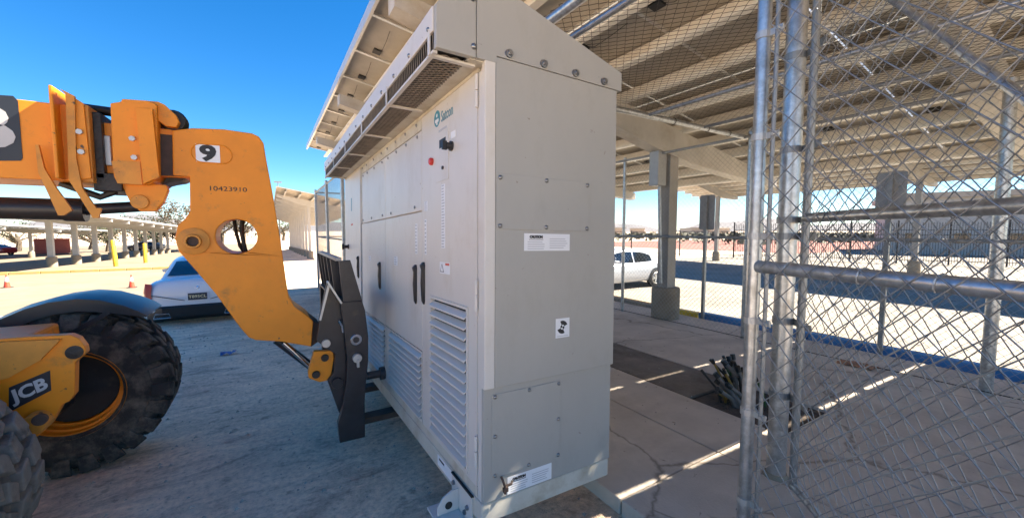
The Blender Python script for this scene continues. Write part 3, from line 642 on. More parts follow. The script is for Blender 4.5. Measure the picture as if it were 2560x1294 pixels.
MB().prism(poly([(-220, 225), (33, 240), (45, 252), (57, 395), (52, 402), (-220, 402)], 3.169), None, (0, -.002, 0)).build('decal', 'decal_dark', outer)
c = ony(-8, 322, 3.165); text('lettering', 'JCB', .29, (c.x-.045, 3.1655, c.z), (1, 0, 0), (0, 0, 1), 'decal_white', outer, bold=.012, align='RIGHT', sx=1.15).location.x += .1
# wear pads and grease between sections
bx('wear_pad', 'grease', -.826, -.79, 3.2, 3.6, 2.0, 2.37, parent=inner); bx('slide_pad', 'zinc', -.8, -.765, 3.235, 3.3, 2.08, 2.25, parent=inner); bx('grease_block', 'grease', -.84, -.72, 3.2, 3.6, 1.93, 2.03, parent=inner)
bx('slide_stain', 'rust_steel', -.55, -.44, 3.243, 3.25, 2.04, 2.29, parent=inner, bevel=0)
MB().tube((-.9, 3.3, 2.41), (-.55, 3.3, 2.40), .022, 8).build('hose', 'cable_black', outer, smooth=True); MB().tube((-.9, 3.4, 2.42), (-.55, 3.4, 2.41), .022, 8).build('hose', 'cable_black', outer, smooth=True)
col = MB().prism(poly([(275, 258), (302, 254), (304, 247), (372, 252), (392, 262), (396, 440), (388, 452), (372, 462), (293, 458), (284, 440)], 3.17), None, (0, .46, 0)).build('collar', 'orange_paint', th, bevel=.006)
MB().prism(poly([(338, 268), (380, 272), (398, 442), (358, 460)], 3.13), None, (0, .05, 0)).build('collar_rib', 'orange_paint', col, bevel=.003)
MB().prism(poly([(278, 402), (350, 404), (356, 462), (293, 458)], 3.164), None, (0, .01, 0)).build('worn_patch', 'orange_worn', col)
for px, py in ((331, 347), (336, 394)): disc('bolt', ony(px, py, 3.17), .016, .014, 'zinc', col, 6)
MB().prism(poly([(372, 252), (395, 254), (412, 262), (440, 288), (448, 305), (440, 318), (415, 315), (392, 300)], 3.2), None, (0, .06, 0)).build('pulley_arm', 'orange_paint', col, bevel=.004)
c = ony(436, 306, 3.3); MB().lathe([(0, -.05), (.06, -.05), (.07, -.03), (.055, 0), (.07, .03), (.06, .05), (0, .05)], c, (0, 1, 0), 18).build('pulley', 'grease', col, smooth=True)
lug = MB().prism(poly([(302, 458), (415, 462), (420, 475), (408, 505), (388, 528), (350, 528), (325, 505)], 3.22), None, (0, .06, 0)).build('cylinder_lug', 'orange_paint', col, bevel=.004)
disc('pin', ony(350, 505, 3.22), .042, .014, 'orange_worn', lug)
MB().prism(poly([(420, 442), (475, 440), (455, 452), (428, 456), (405, 462)], 3.3), None, (0, .2, 0)).build('wear_pad', 'grease', th)
B = MB(); B.tube((-3.4, 3.4, 1.84), (-.95, 3.4, 1.825), .062, 14); B.tube((-1.02, 3.4, 1.826), (-.93, 3.4, 1.824), .07, 14); cy = B.build('lift_cylinder', 'black_steel', th, smooth=True)
MB().tube((-.95, 3.4, 1.826), (-.63, 3.4, 1.86), .034, 12).build('cylinder_rod', 'black_steel', cy, smooth=True)
B = MB(); B.path([(-1.0, 3.3, 1.97), (-.84, 3.3, 1.9), (-.78, 3.3, 1.93), (-.77, 3.3, 2.0)], .02, 6); B.build('hose', 'cable_black', cy, smooth=True)
# tilt linkage and carriage
c0, c1 = ony(690, 848, 3.4), ony(778, 915, 3.4)
tl = MB().tube(c0, c1, .03, 12).build('tilt_cylinder', 'black_steel', th, smooth=True); MB().tube(c0.lerp(c1, .2)+Vector((0, -.05, .03)), c1+Vector((0, -.05, .0)), .017, 10).build('cylinder_rod', 'chrome', tl, smooth=True)
lk = MB().prism(poly([(785, 878), (832, 876), (835, 895), (826, 948), (800, 955), (772, 945), (770, 930)], 3.16), None, (0, .05, 0)).build('link', 'orange_paint', th, bevel=.005)
for px, py in ((812, 893), (790, 935)): disc('link_pin', ony(px, py, 3.16), .026, .02, 'grease', lk)
car = MB().prism(poly([(851, 755), (905, 752), (913, 775), (921, 840), (921, 900), (915, 960), (912, 1000), (913, 1092), (850, 1107), (845, 1060), (854, 1030), (866, 960), (869, 900), (862, 840)], 3.05), None, (0, .06, 0)).build('carriage', 'black_steel', th, bevel=.005)
y2 = 4.2
bx('carriage_plate', 'black_steel', .40, .58, y2-.06, y2, .3, 1.19, parent=car)
for z in (.45, 1.12): bx('carriage_bar', 'black_steel', .50, .55, 3.11, y2-.06, z-.06, z+.06, parent=car)
MB().prism(poly([(818, 706), (826, 704), (852, 757), (862, 842), (867, 960), (853, 1030), (848, 1032), (825, 968), (819, 952), (836, 930), (838, 885), (792, 852), (800, 790)], 3.12), None, (0, .05, 0)).build('hanger_plate', 'black_steel', car, bevel=.004)
B = MB(); a, b = ony(818, 703, 3.06), ony(853, 757, 3.06); B.beam(a, b, .05, .012); B.beam(ony(822, 712, 3.1), ony(800, 800, 3.1), .02, .014); B.build('top_edge', 'zinc', car)
disc('valve', ony(892, 893, 3.05), .033, .03, 'zinc', car, 16); MB().box(.515, .53, 3.0, 3.03, .715, .77).build('valve_tab', 'zinc', car)
disc('shackle', ony(890, 848, 3.05), .04, .012, 'chrome', car, 16, hole=.022)
disc('bolt', ony(815, 857, 3.12), .03, .02, 'zinc', car, 14); disc('pivot', ony(842, 955, 3.12), .04, .03, 'black_steel', car, 14)
B = MB(); B.path([ony(x, y, 3.1) for x, y in ((848, 800), (856, 815), (858, 830))], .012, 6); B.build('latch', 'chrome', car, smooth=True)
# load backrest: slanted frame with upright bars
br = MB().prism(poly([(848, 652), (876, 650), (906, 752), (858, 756)], 3.06), None, (0, .035, 0)).build('backrest', 'black_steel', car, bevel=.003)
for k in range(1, 6):
    y = 3.06+k*.228; B = MB(); B.beam((.45, y, 1.2), (.42, y, 1.49), .06, .02, (0, 1, 0)); B.build('upright', 'black_steel', br)
B = MB(); B.box(.40, .44, 3.06, y2, 1.488, 1.51); B.build('top_bar', 'galv_dull', br); B = MB(); B.box(.40, .56, 3.11, y2, 1.185, 1.2); B.build('shelf', 'black_steel', br)
for y in (3.3, 3.95):
    B = MB(); B.box(.55, .6, y-.06, y+.06, .17, 1.15); B.box(.58, 1.62, y-.06, y+.06, .165, .215); B.build('fork', 'rust_steel', th, bevel=.006)
MB().tube((.6, 3.12, .6), (.72, 3.12, .6), .03, 10).build('stop_pin', 'black_steel', car, smooth=True); MB().tube((.7, 3.12, .6), (.735, 3.12, .6), .05, 10).build('stop_pad', 'black_steel', car, smooth=True)
# chassis nose with lettering, axle, chassis body
ch = bx('chassis', 'orange_paint', -4.6, -1.16, 3.0, 3.66, .62, 1.12, bevel=.02)
MB().prism(poly([(-60, 852), (60, 842), (175, 837), (196, 845), (212, 866), (215, 882), (200, 895), (188, 905), (186, 985), (172, 1003), (155, 1010), (125, 1062), (95, 1090), (40, 1100), (-60, 1110)], 2.95), None, (0, .06, 0)).build('nose_plate', 'orange_paint', ch, bevel=.006)
MB().prism(poly([(-60, 858), (150, 848), (100, 900), (20, 945), (-60, 960)], 2.93), None, (0, .02, 0)).build('upper_web', 'orange_worn', ch)
disc('pin_bore', ony(186, 880, 2.95), .035, .004, 'grease', ch)
disc('axle_pin', ony(100, 1048, 2.95), .05, .09, 'orange_worn', ch); disc('pin_cap', ony(100, 1048, 2.86), .028, .01, 'rust_steel', ch)
q = poly([(22, 968), (125, 925), (128, 975), (22, 1030)], 2.947); MB().prism(q, None, (0, .002, 0)).build('decal', 'decal_dark', ch)
xa = (q[1]-q[0]).normalized(); ya = Vector((0, -1, 0)).cross(xa)*-1; ya = Vector((0, 0, 1)) if ya.z < .2 else ya
text('lettering', 'JCB', .085, (q[0]+q[1]+q[2]+q[3])/4-Vector((0, .002, 0)), xa, Vector((-.18, 0, .98)), 'decal_white', ch, bold=.003, sx=1.0)
bx('axle', 'black_steel', -1.42, -1.2, 2.75, 3.95, .5, .7, parent=ch, bevel=.02)
bx('boom_tower', 'black_steel', -4.5, -3.4, 3.15, 3.65, 1.1, 2.2, parent=ch)
# wheels
def wheel(x, y, flip, rot=0, dusty=False):
    r_, wd = .62, .4; tm = 'tyre_dusty' if dusty else 'tyre'
    wl = bpy.data.objects.new('wheel', None); COL.objects.link(wl); wl.parent = th; wl.location = Vector((x, y, r_*.92))-Vector(th.location); wl.scale = (.92, 1, .92); wl.rotation_euler = (0, 0, rot); ORG[wl] = Vector((0, 0, 0))
    pr = [(.31, -.17), (.33, -.19), (.42, -.2), (.52, -.195), (.565, -.17), (.575, -.08), (.58, 0), (.575, .08), (.565, .17), (.52, .195), (.42, .2), (.33, .19), (.31, .17)]
    ty = MB().lathe(pr, (0, 0, 0), (0, 1, 0), 48).build('tyre', tm, wl, smooth=True)
    B = MB(); n_ = 26 if dusty else 24
    def blk(t0, t1, ya, yb, ra, rb, sk=0.):
        P = []
        for rr, g in ((ra, 0), (rb, .012)):
            for (yy, tt) in ((ya+g, t0+g+sk), (yb-g, t0+g), (yb-g, t1-g), (ya+g, t1-g+sk)): P.append((rr*math.cos(tt), yy, rr*math.sin(tt)))
        B.add(P, [(0, 1, 2, 3), (4, 7, 6, 5), (0, 4, 5, 1), (1, 5, 6, 2), (2, 6, 7, 3), (3, 7, 4, 0)])
    st_ = 2*math.pi/n_
    for k in range(n_):
        for cI, (ya, yb) in enumerate(((-.205, -.108), (-.095, -.006), (.006, .095), (.108, .205))):
            t0 = (k+(.5 if cI % 2 else 0))*st_; sk = .07 if cI < 2 else -.07
            blk(t0, t0+st_*.78, ya, yb, .56, .62, sk)
        for s in (-1, 1):
            t0 = (k+(.5 if s > 0 else 0))*st_; P = []
            for rr, yy in ((.605, .208), (.485, .21), (.475, .19), (.60, .19)):
                for dt in (.07, .07+st_*.72): P.append((rr*math.cos(t0+dt), s*yy, rr*math.sin(t0+dt)))
            B.add(P, [(0, 1, 3, 2), (2, 3, 5, 4), (4, 5, 7, 6), (6, 7, 1, 0), (0, 2, 4, 6), (1, 7, 5, 3)])
    B.build('tread_lugs', tm, ty, bevel=.008)
    rp = [(.335, .195), (.345, .175), (.335, .165), (.305, .16), (.3, .12), (.285, .115), (.28, .07), (.262, .06), (.258, -.03), (.1, -.04), (.1, .03), (0, .03)]
    rim = MB().lathe([(a, -b) for a, b in rp], (0, 0, 0), (0, 1, 0), 40).build('rim', 'orange_paint', wl, smooth=True)
    MB().lathe([(.315, .19), (.325, .16), (.29, .15), (.285, .02), (.12, .0), (.11, .06), (0, .06)], (0, 0, 0), (0, 1, 0), 40).build('rim', 'orange_paint', wl, smooth=True)
    MB().lathe([(0, .042), (.255, .042), (.258, .03)], (0, 0, 0), (0, -1, 0), 24).build('hub', 'black_steel', rim)
    return wl
wheel(-1.225, 4.06, 1); wheel(-1.54, 2.6, -1, rot=R(-2), dusty=True); wheel(-4.3, 4.06, 1); wheel(-4.3, 2.74, -1)
# mudguard over the far front wheel
sec = []
gp_ = [(-150, 880), (-60, 826), (0, 798), (60, 773), (120, 756), (190, 747), (250, 750), (310, 764), (345, 777), (368, 789)]
for k, (a, b) in enumerate(gp_):
    p = ony(a, b, 3.84); q0 = ony(*gp_[max(0, k-1)], 3.84); q1 = ony(*gp_[min(len(gp_)-1, k+1)], 3.84); t = (q1-q0).normalized(); dv = Vector((-t.z, 0, t.x)); lip = .085*(1 if k < 7 else (.75, .45, .12)[k-7])
    sec.append([p-dv*lip, p, p+Vector((0, .12, 0))+dv*.02, p+Vector((0, .44, 0))+dv*.012, p+Vector((0, .44, 0))-dv*.01, p+Vector((0, .12, 0))-dv*.004])
mg = MB().loft(sec).build('mudguard', 'fender', th, smooth=True)
MB().beam(ony(150, 850, 3.85), ony(275, 778, 3.85), .03, .03).build('mudguard_stay', 'black_steel', mg)

# ------------------------------------------------------------------ cars
def sedan(paint, loc, rz, label, full=True, name='sedan', plate_no=None, Lc=4.8):
    r = root(name, loc, label, 'car', None, (0, 0, rz), local=True); S = Lc/4.8
    def ring(y, zb, zs, zt, w, wt):
        h = [(0, zb), (w*.84, zb), (w*.95, zb+.09), (w*.99, zb+.24), (w, (zb+zs)/2+.08), (w*.975, zs-.07), (w*.93, zs), (wt, zt), (wt*.5, zt+.02), (0, zt+.025)]
        return [(a, y*S, b) for a, b in h]+[(-a, y*S, b) for a, b in reversed(h[1:-1])]
    st = [(-2.4, .42, .68, .73, .74, .6), (-2.37, .3, .84, .92, .82, .66), (-2.3, .27, .93, 1.02, .88, .7), (-2.0, .24, .95, 1.05, .925, .7), (-1.3, .2, .95, 1.0, .94, .72), (0, .19, .93, .95, .945, .74), (1.0, .19, .91, .95, .94, .72), (1.6, .2, .86, .92, .925, .68), (2.1, .22, .76, .84, .9, .62), (2.36, .26, .62, .7, .8, .5), (2.42, .4, .5, .54, .7, .4)]
    body = MB().loft([ring(*s) for s in st]).build('body', paint, r, smooth=True)
    md = body.modifiers.new('sub', 'SUBSURF'); md.levels = 2; md.render_levels = 2
    # cabin shell with glass patches lying on it
    cs_ = [(-2.02, 1.035, .66, .8), (-1.75, 1.13, .62, .8), (-1.4, 1.265, .58, .8), (-1.0, 1.385, .56, .8), (-.55, 1.44, .57, .8), (0, 1.455, .575, .8), (.4, 1.43, .575, .8), (.75, 1.34, .58, .8), (1.1, 1.16, .6, .79), (1.42, .97, .64, .78)]
    def at(y):
        for a, b in zip(cs_, cs_[1:]):
            if a[0] <= y <= b[0]:
                t = (y-a[0])/(b[0]-a[0]); return tuple(p+(q-p)*t for p, q in zip(a, b))
    def crown(x, y): _, zt, wt, wb = at(y); return zt+.018*(1-(x/wt)**2)
    sec = []
    for y, zt, wt, wb in cs_:
        h = [(wb, .9), (wb-.02, .945), (wt+.05, max(.96, zt-.07)), (wt, max(.965, zt-.02)), (wt*.7, zt+.008), (0, zt+.018)]
        sec.append([(a, y*S, z) for a, z in h]+[(-a, y*S, z) for a, z in reversed(h[:-1])])
    rf = MB().loft(sec, close=False, caps=False).build('roof', paint, r, smooth=True)
    B = MB()
    def patch(name, ya, yb, n, xw):
        B = MB(); P = []
        for k in range(n+1):
            y = ya+(yb-ya)*k/n; w_ = at(y)[2]*xw
            for q in range(7): x = -w_+2*w_*q/6; P.append((x, y*S, crown(x, y)+.010))
        B.add(P, [(k*7+q, k*7+q+1, (k+1)*7+q+1, (k+1)*7+q) for k in range(n) for q in range(6)]); B.build(name, 'glass_dark', r, smooth=True)
    patch('rear_window', -1.9, -1.12, 6, .88); patch('windshield', .7, 1.32, 5, .88)
    for s_ in (-1, 1):
        for ya, yb in ((-1.32, -.36), (-.28, .72)):
            P = []; n = 6
            for k in range(n+1):
                y = ya+(yb-ya)*k/n; _, zt, wt, wb = at(y); za, zb_ = .965, max(.985, zt-.085)
                for t in (0., .5, 1.): z = za+(zb_-za)*t; q = (z-.945)/max(.02, zt-.07-.945); P.append((s_*(wb-.02+(wt+.05-wb+.02)*q+.008), y*S, z))
            MB().add(P, [(k*3+q, k*3+q+1, (k+1)*3+q+1, (k+1)*3+q) for k in range(n) for q in range(2)]).build('side_window', 'glass_dark', r, smooth=True)
    for y in (-1.38, 1.45):
        for s_ in (-1, 1):
            wl = bpy.data.objects.new('wheel', None); COL.objects.link(wl); wl.parent = r; wl.location = (s_*.84, y*S, .335); ORG[wl] = Vector((0, 0, 0))
            MB().lathe([(.225, s_*.1), (.27, s_*.115), (.32, s_*.1), (.335, s_*.06), (.335, -s_*.1), (.2, -s_*.1)], (0, 0, 0), (1, 0, 0), 28).build('tyre', 'rubber', wl, smooth=True)
            MB().lathe([(.39, s_*.06), (.39, s_*.098), (.335, s_*.1), (.33, s_*.06)], (0, 0, .005), (1, 0, 0), 28).build('wheel_arch', 'car_black', wl)
            if full:
                B = MB(); B.lathe([(.225, s_*.1), (.21, s_*.118), (.2, s_*.1)], (0, 0, 0), (1, 0, 0), 28); B.lathe([(0, s_*.105), (.045, s_*.1)], (0, 0, 0), (1, 0, 0), 12)
                for k in range(10):
                    t = 2*math.pi*(k//2)/5+(.17 if k % 2 else -.17); B.beam((s_*.095, .03*math.cos(t), .03*math.sin(t)), (s_*.108, .21*math.cos(t), .21*math.sin(t)), .028, .014, (1, 0, 0))
                B.build('rim', 'alu', wl); MB().lathe([(0, s_*.06), (.215, s_*.06)], (0, 0, 0), (1, 0, 0), 20).build('rim_back', 'car_black', wl)
    if full:
        for s_ in (-1, 1):
            MB().loft([[(s_*.74, -2.405*S, .56), (s_*.84, -2.36*S, .56), (s_*.885, -2.26*S, .60)], [(s_*.76, -2.41*S, .76), (s_*.86, -2.355*S, .76), (s_*.905, -2.25*S, .8)], [(s_*.74, -2.37*S, .97), (s_*.86, -2.31*S, .985), (s_*.89, -2.15*S, .97)]], close=False, caps=False).build('tail_lamp', 'lamp_red', r, smooth=True)
            B = MB(); c = Vector((s_*.6, -2.43*S, .3)); ptsx = [(-.14, -.045), (.14, -.045), (.11, .045), (-.11, .045), (-.14, -.045)]
            B.path([c+Vector((a, 0, b)) for a, b in ptsx], .012, 6); B.build('exhaust', 'chrome', r, smooth=True)
        MB().loft([[(-.86, -2.3*S, z0), (-.6, y*S, z0), (.6, y*S, z0), (.86, -2.3*S, z0)] for z0, y in ((.17, -2.3), (.26, -2.425), (.46, -2.44), (.5, -2.40))], close=False, caps=False).build('rear_valance', 'car_black', r)
        p = MB().box(-.165, .165, -2.425*S, -2.41*S, .60, .745).build('number_plate', 'plate_dark', r)
        MB().box(-.2, .2, -2.41*S, -2.36*S, .585, .765).build('plate_recess', paint, r)
        text('lettering', plate_no or '', .085, (0, -2.428*S, .67), (1, 0, 0), (0, 0, 1), 'plate_text', p, bold=.002, sx=1.1)
        MB().lathe([(0, .01), (.035, .008), (.04, 0)], (0, -2.375*S, .86), (0, -1, .15), 14).build('emblem', 'chrome', r)
        for s_ in (-1, 1): MB().beam((s_*.76, -2.41*S, .74), (s_*.22, -2.43*S, .60), .01, .012).build('crease', 'car_black', r)
        for s_ in (-1, 1): MB().loft([[(s_*.9, .75, .97), (s_*1.04, .72, .98), (s_*1.06, .7, 1.05), (s_*.93, .74, 1.08)], [(s_*.9, .87, .98), (s_*1.02, .85, .99), (s_*1.03, .85, 1.05), (s_*.93, .86, 1.07)]]).build('mirror', paint, r, smooth=True)
    return r
sedan('car_white', (-1.40, 13.3, gz(13.0)), R(1), 'white sedan seen from behind, parked beyond the telehandler arm', plate_no='T895CL')
sedan('car_silver', (11.4, 11.2, -.44), R(90), 'silver sedan parked nose to the fence behind the carport column', plate_no='')
for x, y, m, rz, lb in ((-31, 80, 'car_red', 60, 'red car parked far off among the left trees'), (-40, 82, 'car_white', 80, 'white car parked far off in front of the pale building'), (-46, 80, 'car_dark', 80, 'dark car parked far off by the olive tree'), (-17, 86, 'car_dark', 70, 'dark car parked far behind the white carport columns')):
    sedan(m, (x, y, gz(y)), R(rz), lb, full=False, name='parked_car')

# ------------------------------------------------------------------ cones, bollards, signs, litter
def cone(loc, label):
    r = root('traffic_cone', loc, label, 'traffic cone', 'traffic cones', local=True); r.scale = (.68, .68, .66)
    MB().box(-.19, .19, -.19, .19, .0, .035).build('base', 'rubber', r, bevel=.01)
    rr = lambda z: .135-(z-.035)*.155
    bd = MB().lathe([(rr(.035), .035), (rr(.74), .74), (.0, .745)], (0, 0, 0), (0, 0, 1), 24).build('cone_body', 'cone_orange', r, smooth=True)
    MB().lathe([(rr(.36)+.002, .36), (rr(.62)+.002, .62)], (0, 0, 0), (0, 0, 1), 24).build('reflective_band', 'cone_white', bd, smooth=True)
p = ong(18, 719); cone((p.x, p.y, p.z+.006), 'orange traffic cone with white band standing farther from the white sedan')
p = ong(330, 719); cone((p.x, p.y, p.z+.006), 'orange traffic cone with white band standing nearer the white sedan')
for (bx_, by_, tx, ty, lb) in ((290, 666, 281, 600, 'yellow steel bollard leaning slightly, farther from the white sedan'), (364, 657, 361, 608, 'yellow steel bollard standing upright, nearer the white sedan')):
    p = ong(bx_, by_); d = ray(tx, ty); n = ray(bx_, by_); k = p.xy.length/d.xy.length; q = EYE+d*k
    r = root('bollard', (p.x, p.y, p.z), lb, 'bollard', 'yellow bollards')
    q = Vector((q.x, q.y, q.z)); MB().path([p, p.lerp(q, .97), p.lerp(q, .99), q], [.12, .12, .1, .05], 16).build('post', 'yellow_paint', r, smooth=True)
    MB().lathe([(.124, 0), (.124, .02), (0, .02)], p-Vector((0, 0, .005)), (0, 0, 1), 16).build('foot_ring', 'concrete_pier', r)
def sign(x, y, z0, z1, lb):
    r = root('parking_sign', (x, y, 0), lb, 'sign', 'parking signs')
    MB().box(x-.025, x+.025, y-.025, y+.025, 0, z1-.02).build('post', 'galv_dull', r)
    B = MB(); B.prism([(x+.03, y+a*.15, (z0+z1)/2+b*(z1-z0)/2) for a, b in ((-.85, -1), (.85, -1), (1, -.93), (1, .93), (.85, 1), (-.85, 1), (-1, .93), (-1, -.93))], None, (.003, 0, 0)); B.build('sign_plate', 'sign_back', r)
sign(6.82, 4.42, 1.72, 2.35, 'back of a grey parking sign on a post beside the concrete pier'); sign(6.82, 1.9, 1.95, 2.45, 'back of a grey parking sign on a post behind the open gate leaves')
lt = ong(572, 886); B = MB(); P = []
for i in range(6):
    for j in range(4): P.append((lt.x-.09+i*.035+random.uniform(-.01, .01), lt.y-.05+j*.035+random.uniform(-.01, .01), lt.z+.008+random.uniform(0, .05)))
B.add(P, [(i*4+j, (i+1)*4+j, (i+1)*4+j+1, i*4+j+1) for i in range(5) for j in range(3)])
o = B.build('wrapper', 'litter_blue', recalc=False); tag(o, 'small crumpled blue wrapper lying on the ground', 'litter'); o.modifiers.new('solid', 'SOLIDIFY').thickness = .003
rg = onz(2142, 914, .1); B = MB(); P = []
for i in range(9):
    for j in range(6):
        a, b = (i-4)/4, (j-2.5)/2.5; P.append((rg.x+b*.1+random.uniform(-.012, .012), rg.y-a*.17+random.uniform(-.012, .012), .104+max(0, 1-a*a*.8-b*b*.8)*.035+random.uniform(0, .02)))
B.add(P, [(i*6+j, (i+1)*6+j, (i+1)*6+j+1, i*6+j+1) for i in range(8) for j in range(5)])
o = B.build('rag', 'rag', recalc=False); tag(o, 'crumpled rusty brown rag on the pad by the fence', 'rag'); o.modifiers.new('solid', 'SOLIDIFY').thickness = .006
# pit in the trench with cut cables and conduit stubs
pit = MB().box(3.43, 4.19, 1.52, 2.3, .06, .079).build('pit_floor', 'soil', pad)
cs = root('cable_bundle', (3.74, 2.06, .08), 'bundle of cut cables and conduit stubs sticking out of the pit', 'cables')
for k in range(26):
    x, y = 3.74+random.gauss(0, .09), 2.06+random.gauss(0, .09); h = random.uniform(.16, .38); lx, ly = random.gauss(-.05, .09), random.gauss(.04, .09)
    m = random.choice(['conduit', 'cable_black', 'cable_green', 'cable_yellow', 'cable_black', 'conduit']); r_ = .019 if m == 'conduit' else .011
    P = [Vector((x, y, .07)), Vector((x+lx*.3, y+ly*.3, .08+h*.5)), Vector((x+lx, y+ly, .08+h))]
    cbk = MB().path(P, r_, 8).build('cable', m, cs, smooth=True)
    d = (P[2]-P[1]).normalized(); MB().tube(P[2]-d*.005, P[2]+d*.045, r_*1.25, 8).build('end_cap', 'cable_black', cbk, smooth=True)
B = MB()
for k in range(160):
    a = random.uniform(0, 6.28); rr = random.uniform(.0, .36); x, y = 3.81+rr*math.cos(a), 1.92+rr*math.sin(a); s = random.uniform(.008, .025)
    B.add([(x+s, y, .078), (x-s*.5, y+s*.8, .078), (x-s*.6, y-s*.7, .078), (x, y, .078+s)], [(0, 1, 3), (1, 2, 3), (2, 0, 3)])
tag(B.build('rubble', 'soil'), 'dark soil crumbs around the cables in the pit', 'soil', kind='stuff')

# ------------------------------------------------------------------ chain-link cage
def pipe(name, p, q, r, parent, m='galv', n=12): return MB().tube(p, q, r, n).build(name, m, parent, smooth=True)
def ball(parent, p, r): MB().lathe([(0, r*1.7), (r*.7, r*1.45), (r*1.05, r*.8), (r*.9, .2*r), (r*1.15, 0), (r*1.15, -r*.6)], p, (0, 0, 1), 12).build('post_cap', 'galv', parent, smooth=True)
XF = 5.97
bf = root('chain_link_fence', (XF, 4, .1), 'long chain-link fence between the pad and the sunny parking lot', 'fence')
for y, r_ in ((3.22, .045), (5.62, .03), (8.4, .03), (11.2, .03), (14.2, .04), (.86, .05), (-2.2, .03)):
    pipe('post', (XF+.03, y, .08), (XF+.03, y, 3.12), r_, bf)
ball(bf, (XF+.03, 3.22, 3.12), .045)
pipe('top_rail', (XF, -4, 3.06), (XF, 14.2, 3.06), .021, bf, 'galv_dull'); pipe('middle_rail', (XF, -4, 1.6), (XF, 14.2, 1.6), .021, bf, 'galv_dull')
pipe('bottom_wire', (XF-.02, -4, .13), (XF-.02, 14.2, .13), .006, bf, 'wire_dark', 6)
chainlink(bf, (XF-.03, -4, .12), (0, 1, 0), (0, 0, 1), 18.2, 2.94, D=.078, r=.0019)
# roof of the cage
ro = root('cage_roof', (3.9, 1.5, 3.1), 'chain-link mesh roof on thin rails above the pad', 'mesh roof')
ZR = 3.1
for x, r_ in ((1.63, .034), (1.9, .024), (3.92, .022)): pipe('roof_rail', (x, -3.2, ZR-.025), (x, 3.36, ZR-.025), r_, ro)
pipe('roof_rail', (1.6, 3.33, ZR-.03), (6.05, 3.33, ZR-.03), .034, ro, 'galv'); pipe('roof_rail', (1.6, -3.2, ZR-.03), (6.05, -3.2, ZR-.03), .03, ro)
for x in (2.6, 3.2, 4.4, 5.1, 5.6):
    t = [(x, 3.33+.04*math.cos(a), ZR-.03+.04*math.sin(a)) for a in [k*math.pi/5 for k in range(11)]]; MB().path(t, .004, 5, caps=False).build('tie_wire', 'wire_dark', ro)
chainlink(ro, (1.6, -3.2, ZR+.005), (1, 0, 0), (0, 1, 0), 4.45, 6.56, D=.085, r=.0021, m='wire_dark', wob=.006)
# far stretch of the cage front beyond the cabinet
ff = root('chain_link_fence', (1.42, 10, .1), 'front run of the chain-link cage beyond the far end of the cabinet', 'fence')
for y in (6.6, 8.0, 9.7, 12.5, 15.5): pipe('post', (1.45, y, -.5), (1.45, y, 3.06), .04, ff)
for y in (9.7, 12.5, 15.5): ball(ff, (1.45, y, 3.06), .04)
pipe('top_rail', (1.45, 6.2, 3.03), (1.45, 15.5, 3.03), .022, ff, 'galv_dull'); pipe('middle_rail', (1.45, 6.2, 1.5), (1.45, 15.5, 1.5), .022, ff, 'galv_dull')
chainlink(ff, (1.42, 6.2, .1), (0, 1, 0), (0, 0, 1), 9.3, 2.9, D=.08, r=.0019)
fe = root('chain_link_fence', (3.7, 15.5, .1), 'end run of the chain-link cage facing the white carport columns', 'fence')
for x in (2.9, 4.4, 6.0): pipe('post', (x, 15.5, .0), (x, 15.5, 3.06), .035, fe)
pipe('top_rail', (1.5, 15.5, 3.03), (6, 15.5, 3.03), .022, fe, 'galv_dull'); pipe('middle_rail', (1.5, 15.5, 1.5), (6, 15.5, 1.5), .022, fe, 'galv_dull')
chainlink(fe, (1.5, 15.53, .1), (1, 0, 0), (0, 0, 1), 4.5, 2.9, D=.08, r=.0019)

# gate leaves: camera-frame (right, forward) -> world
def cw(r, f, z): c, s = math.cos(TH), math.sin(TH); return Vector((c*r+s*f, -s*r+c*f, z))
def vdir(px): v = Vector(((px-1280)/F, 1, 0)); d = cw(v.x, v.y, 0)-cw(0, 0, 0); return d.normalized()
def clamp(parent, c, r, d, m='galv_dull'):        # band round a pipe with a bolted ear
    B = MB(); B.lathe([(r+.001, -.014), (r+.005, -.014), (r+.005, .014), (r+.001, .014)], c, (0, 0, 1), 16); e = Vector(d).normalized()
    B.obox(c+e*(r+.03), e*.03, e.cross(Vector((0, 0, 1)))*.004, (0, 0, .013)); b = B.build('band', m, parent, smooth=False)
    MB().tube(c+e*(r+.045)-e.cross(Vector((0, 0, 1)))*.018, c+e*(r+.045)+e.cross(Vector((0, 0, 1)))*.018, .007, 6).build('band_bolt', 'zinc', b)
# leaf nearest to the cabinet
PA = cw(1.07, 1.76, 0); dA = -vdir(960)
la = root('gate_leaf', (PA.x, PA.y, .15), 'open chain-link gate leaf whose round end post stands nearest the cabinet', 'gate', 'open gate leaves')
pipe('end_post', PA+Vector((0, 0, .12)), PA+Vector((0, 0, 3.25)), .0275, la, 'galv', 18)
LA = 1.5; QA = PA+dA*LA
pipe('frame_post', QA+Vector((0, 0, .12)), QA+Vector((0, 0, 3.25)), .0275, la)
pipe('middle_rail', PA+Vector((0, 0, 1.545))+dA*.02, QA+Vector((0, 0, 1.545)), .027, la, 'galv', 18)
for z in (.16, 3.22): pipe('frame_rail', PA+Vector((0, 0, z))+dA*.02, QA+Vector((0, 0, z)), .025, la)
pipe('tension_bar', PA+dA*.062+Vector((0, 0, .16)), PA+dA*.062+Vector((0, 0, 3.2)), .009, la, 'galv_dull', 8)
for py in (95, 345, 590, 800, 1030, 1255):
    d = ray(1890, py); t = 1.76/math.cos(PITCH)  # height on the post
    z = H+d.z/Vector((d.x, d.y)).length*PA.xy.length; clamp(la, PA+Vector((0, 0, z)), .0275, dA, 'zinc')
nA = dA.cross(Vector((0, 0, 1)))
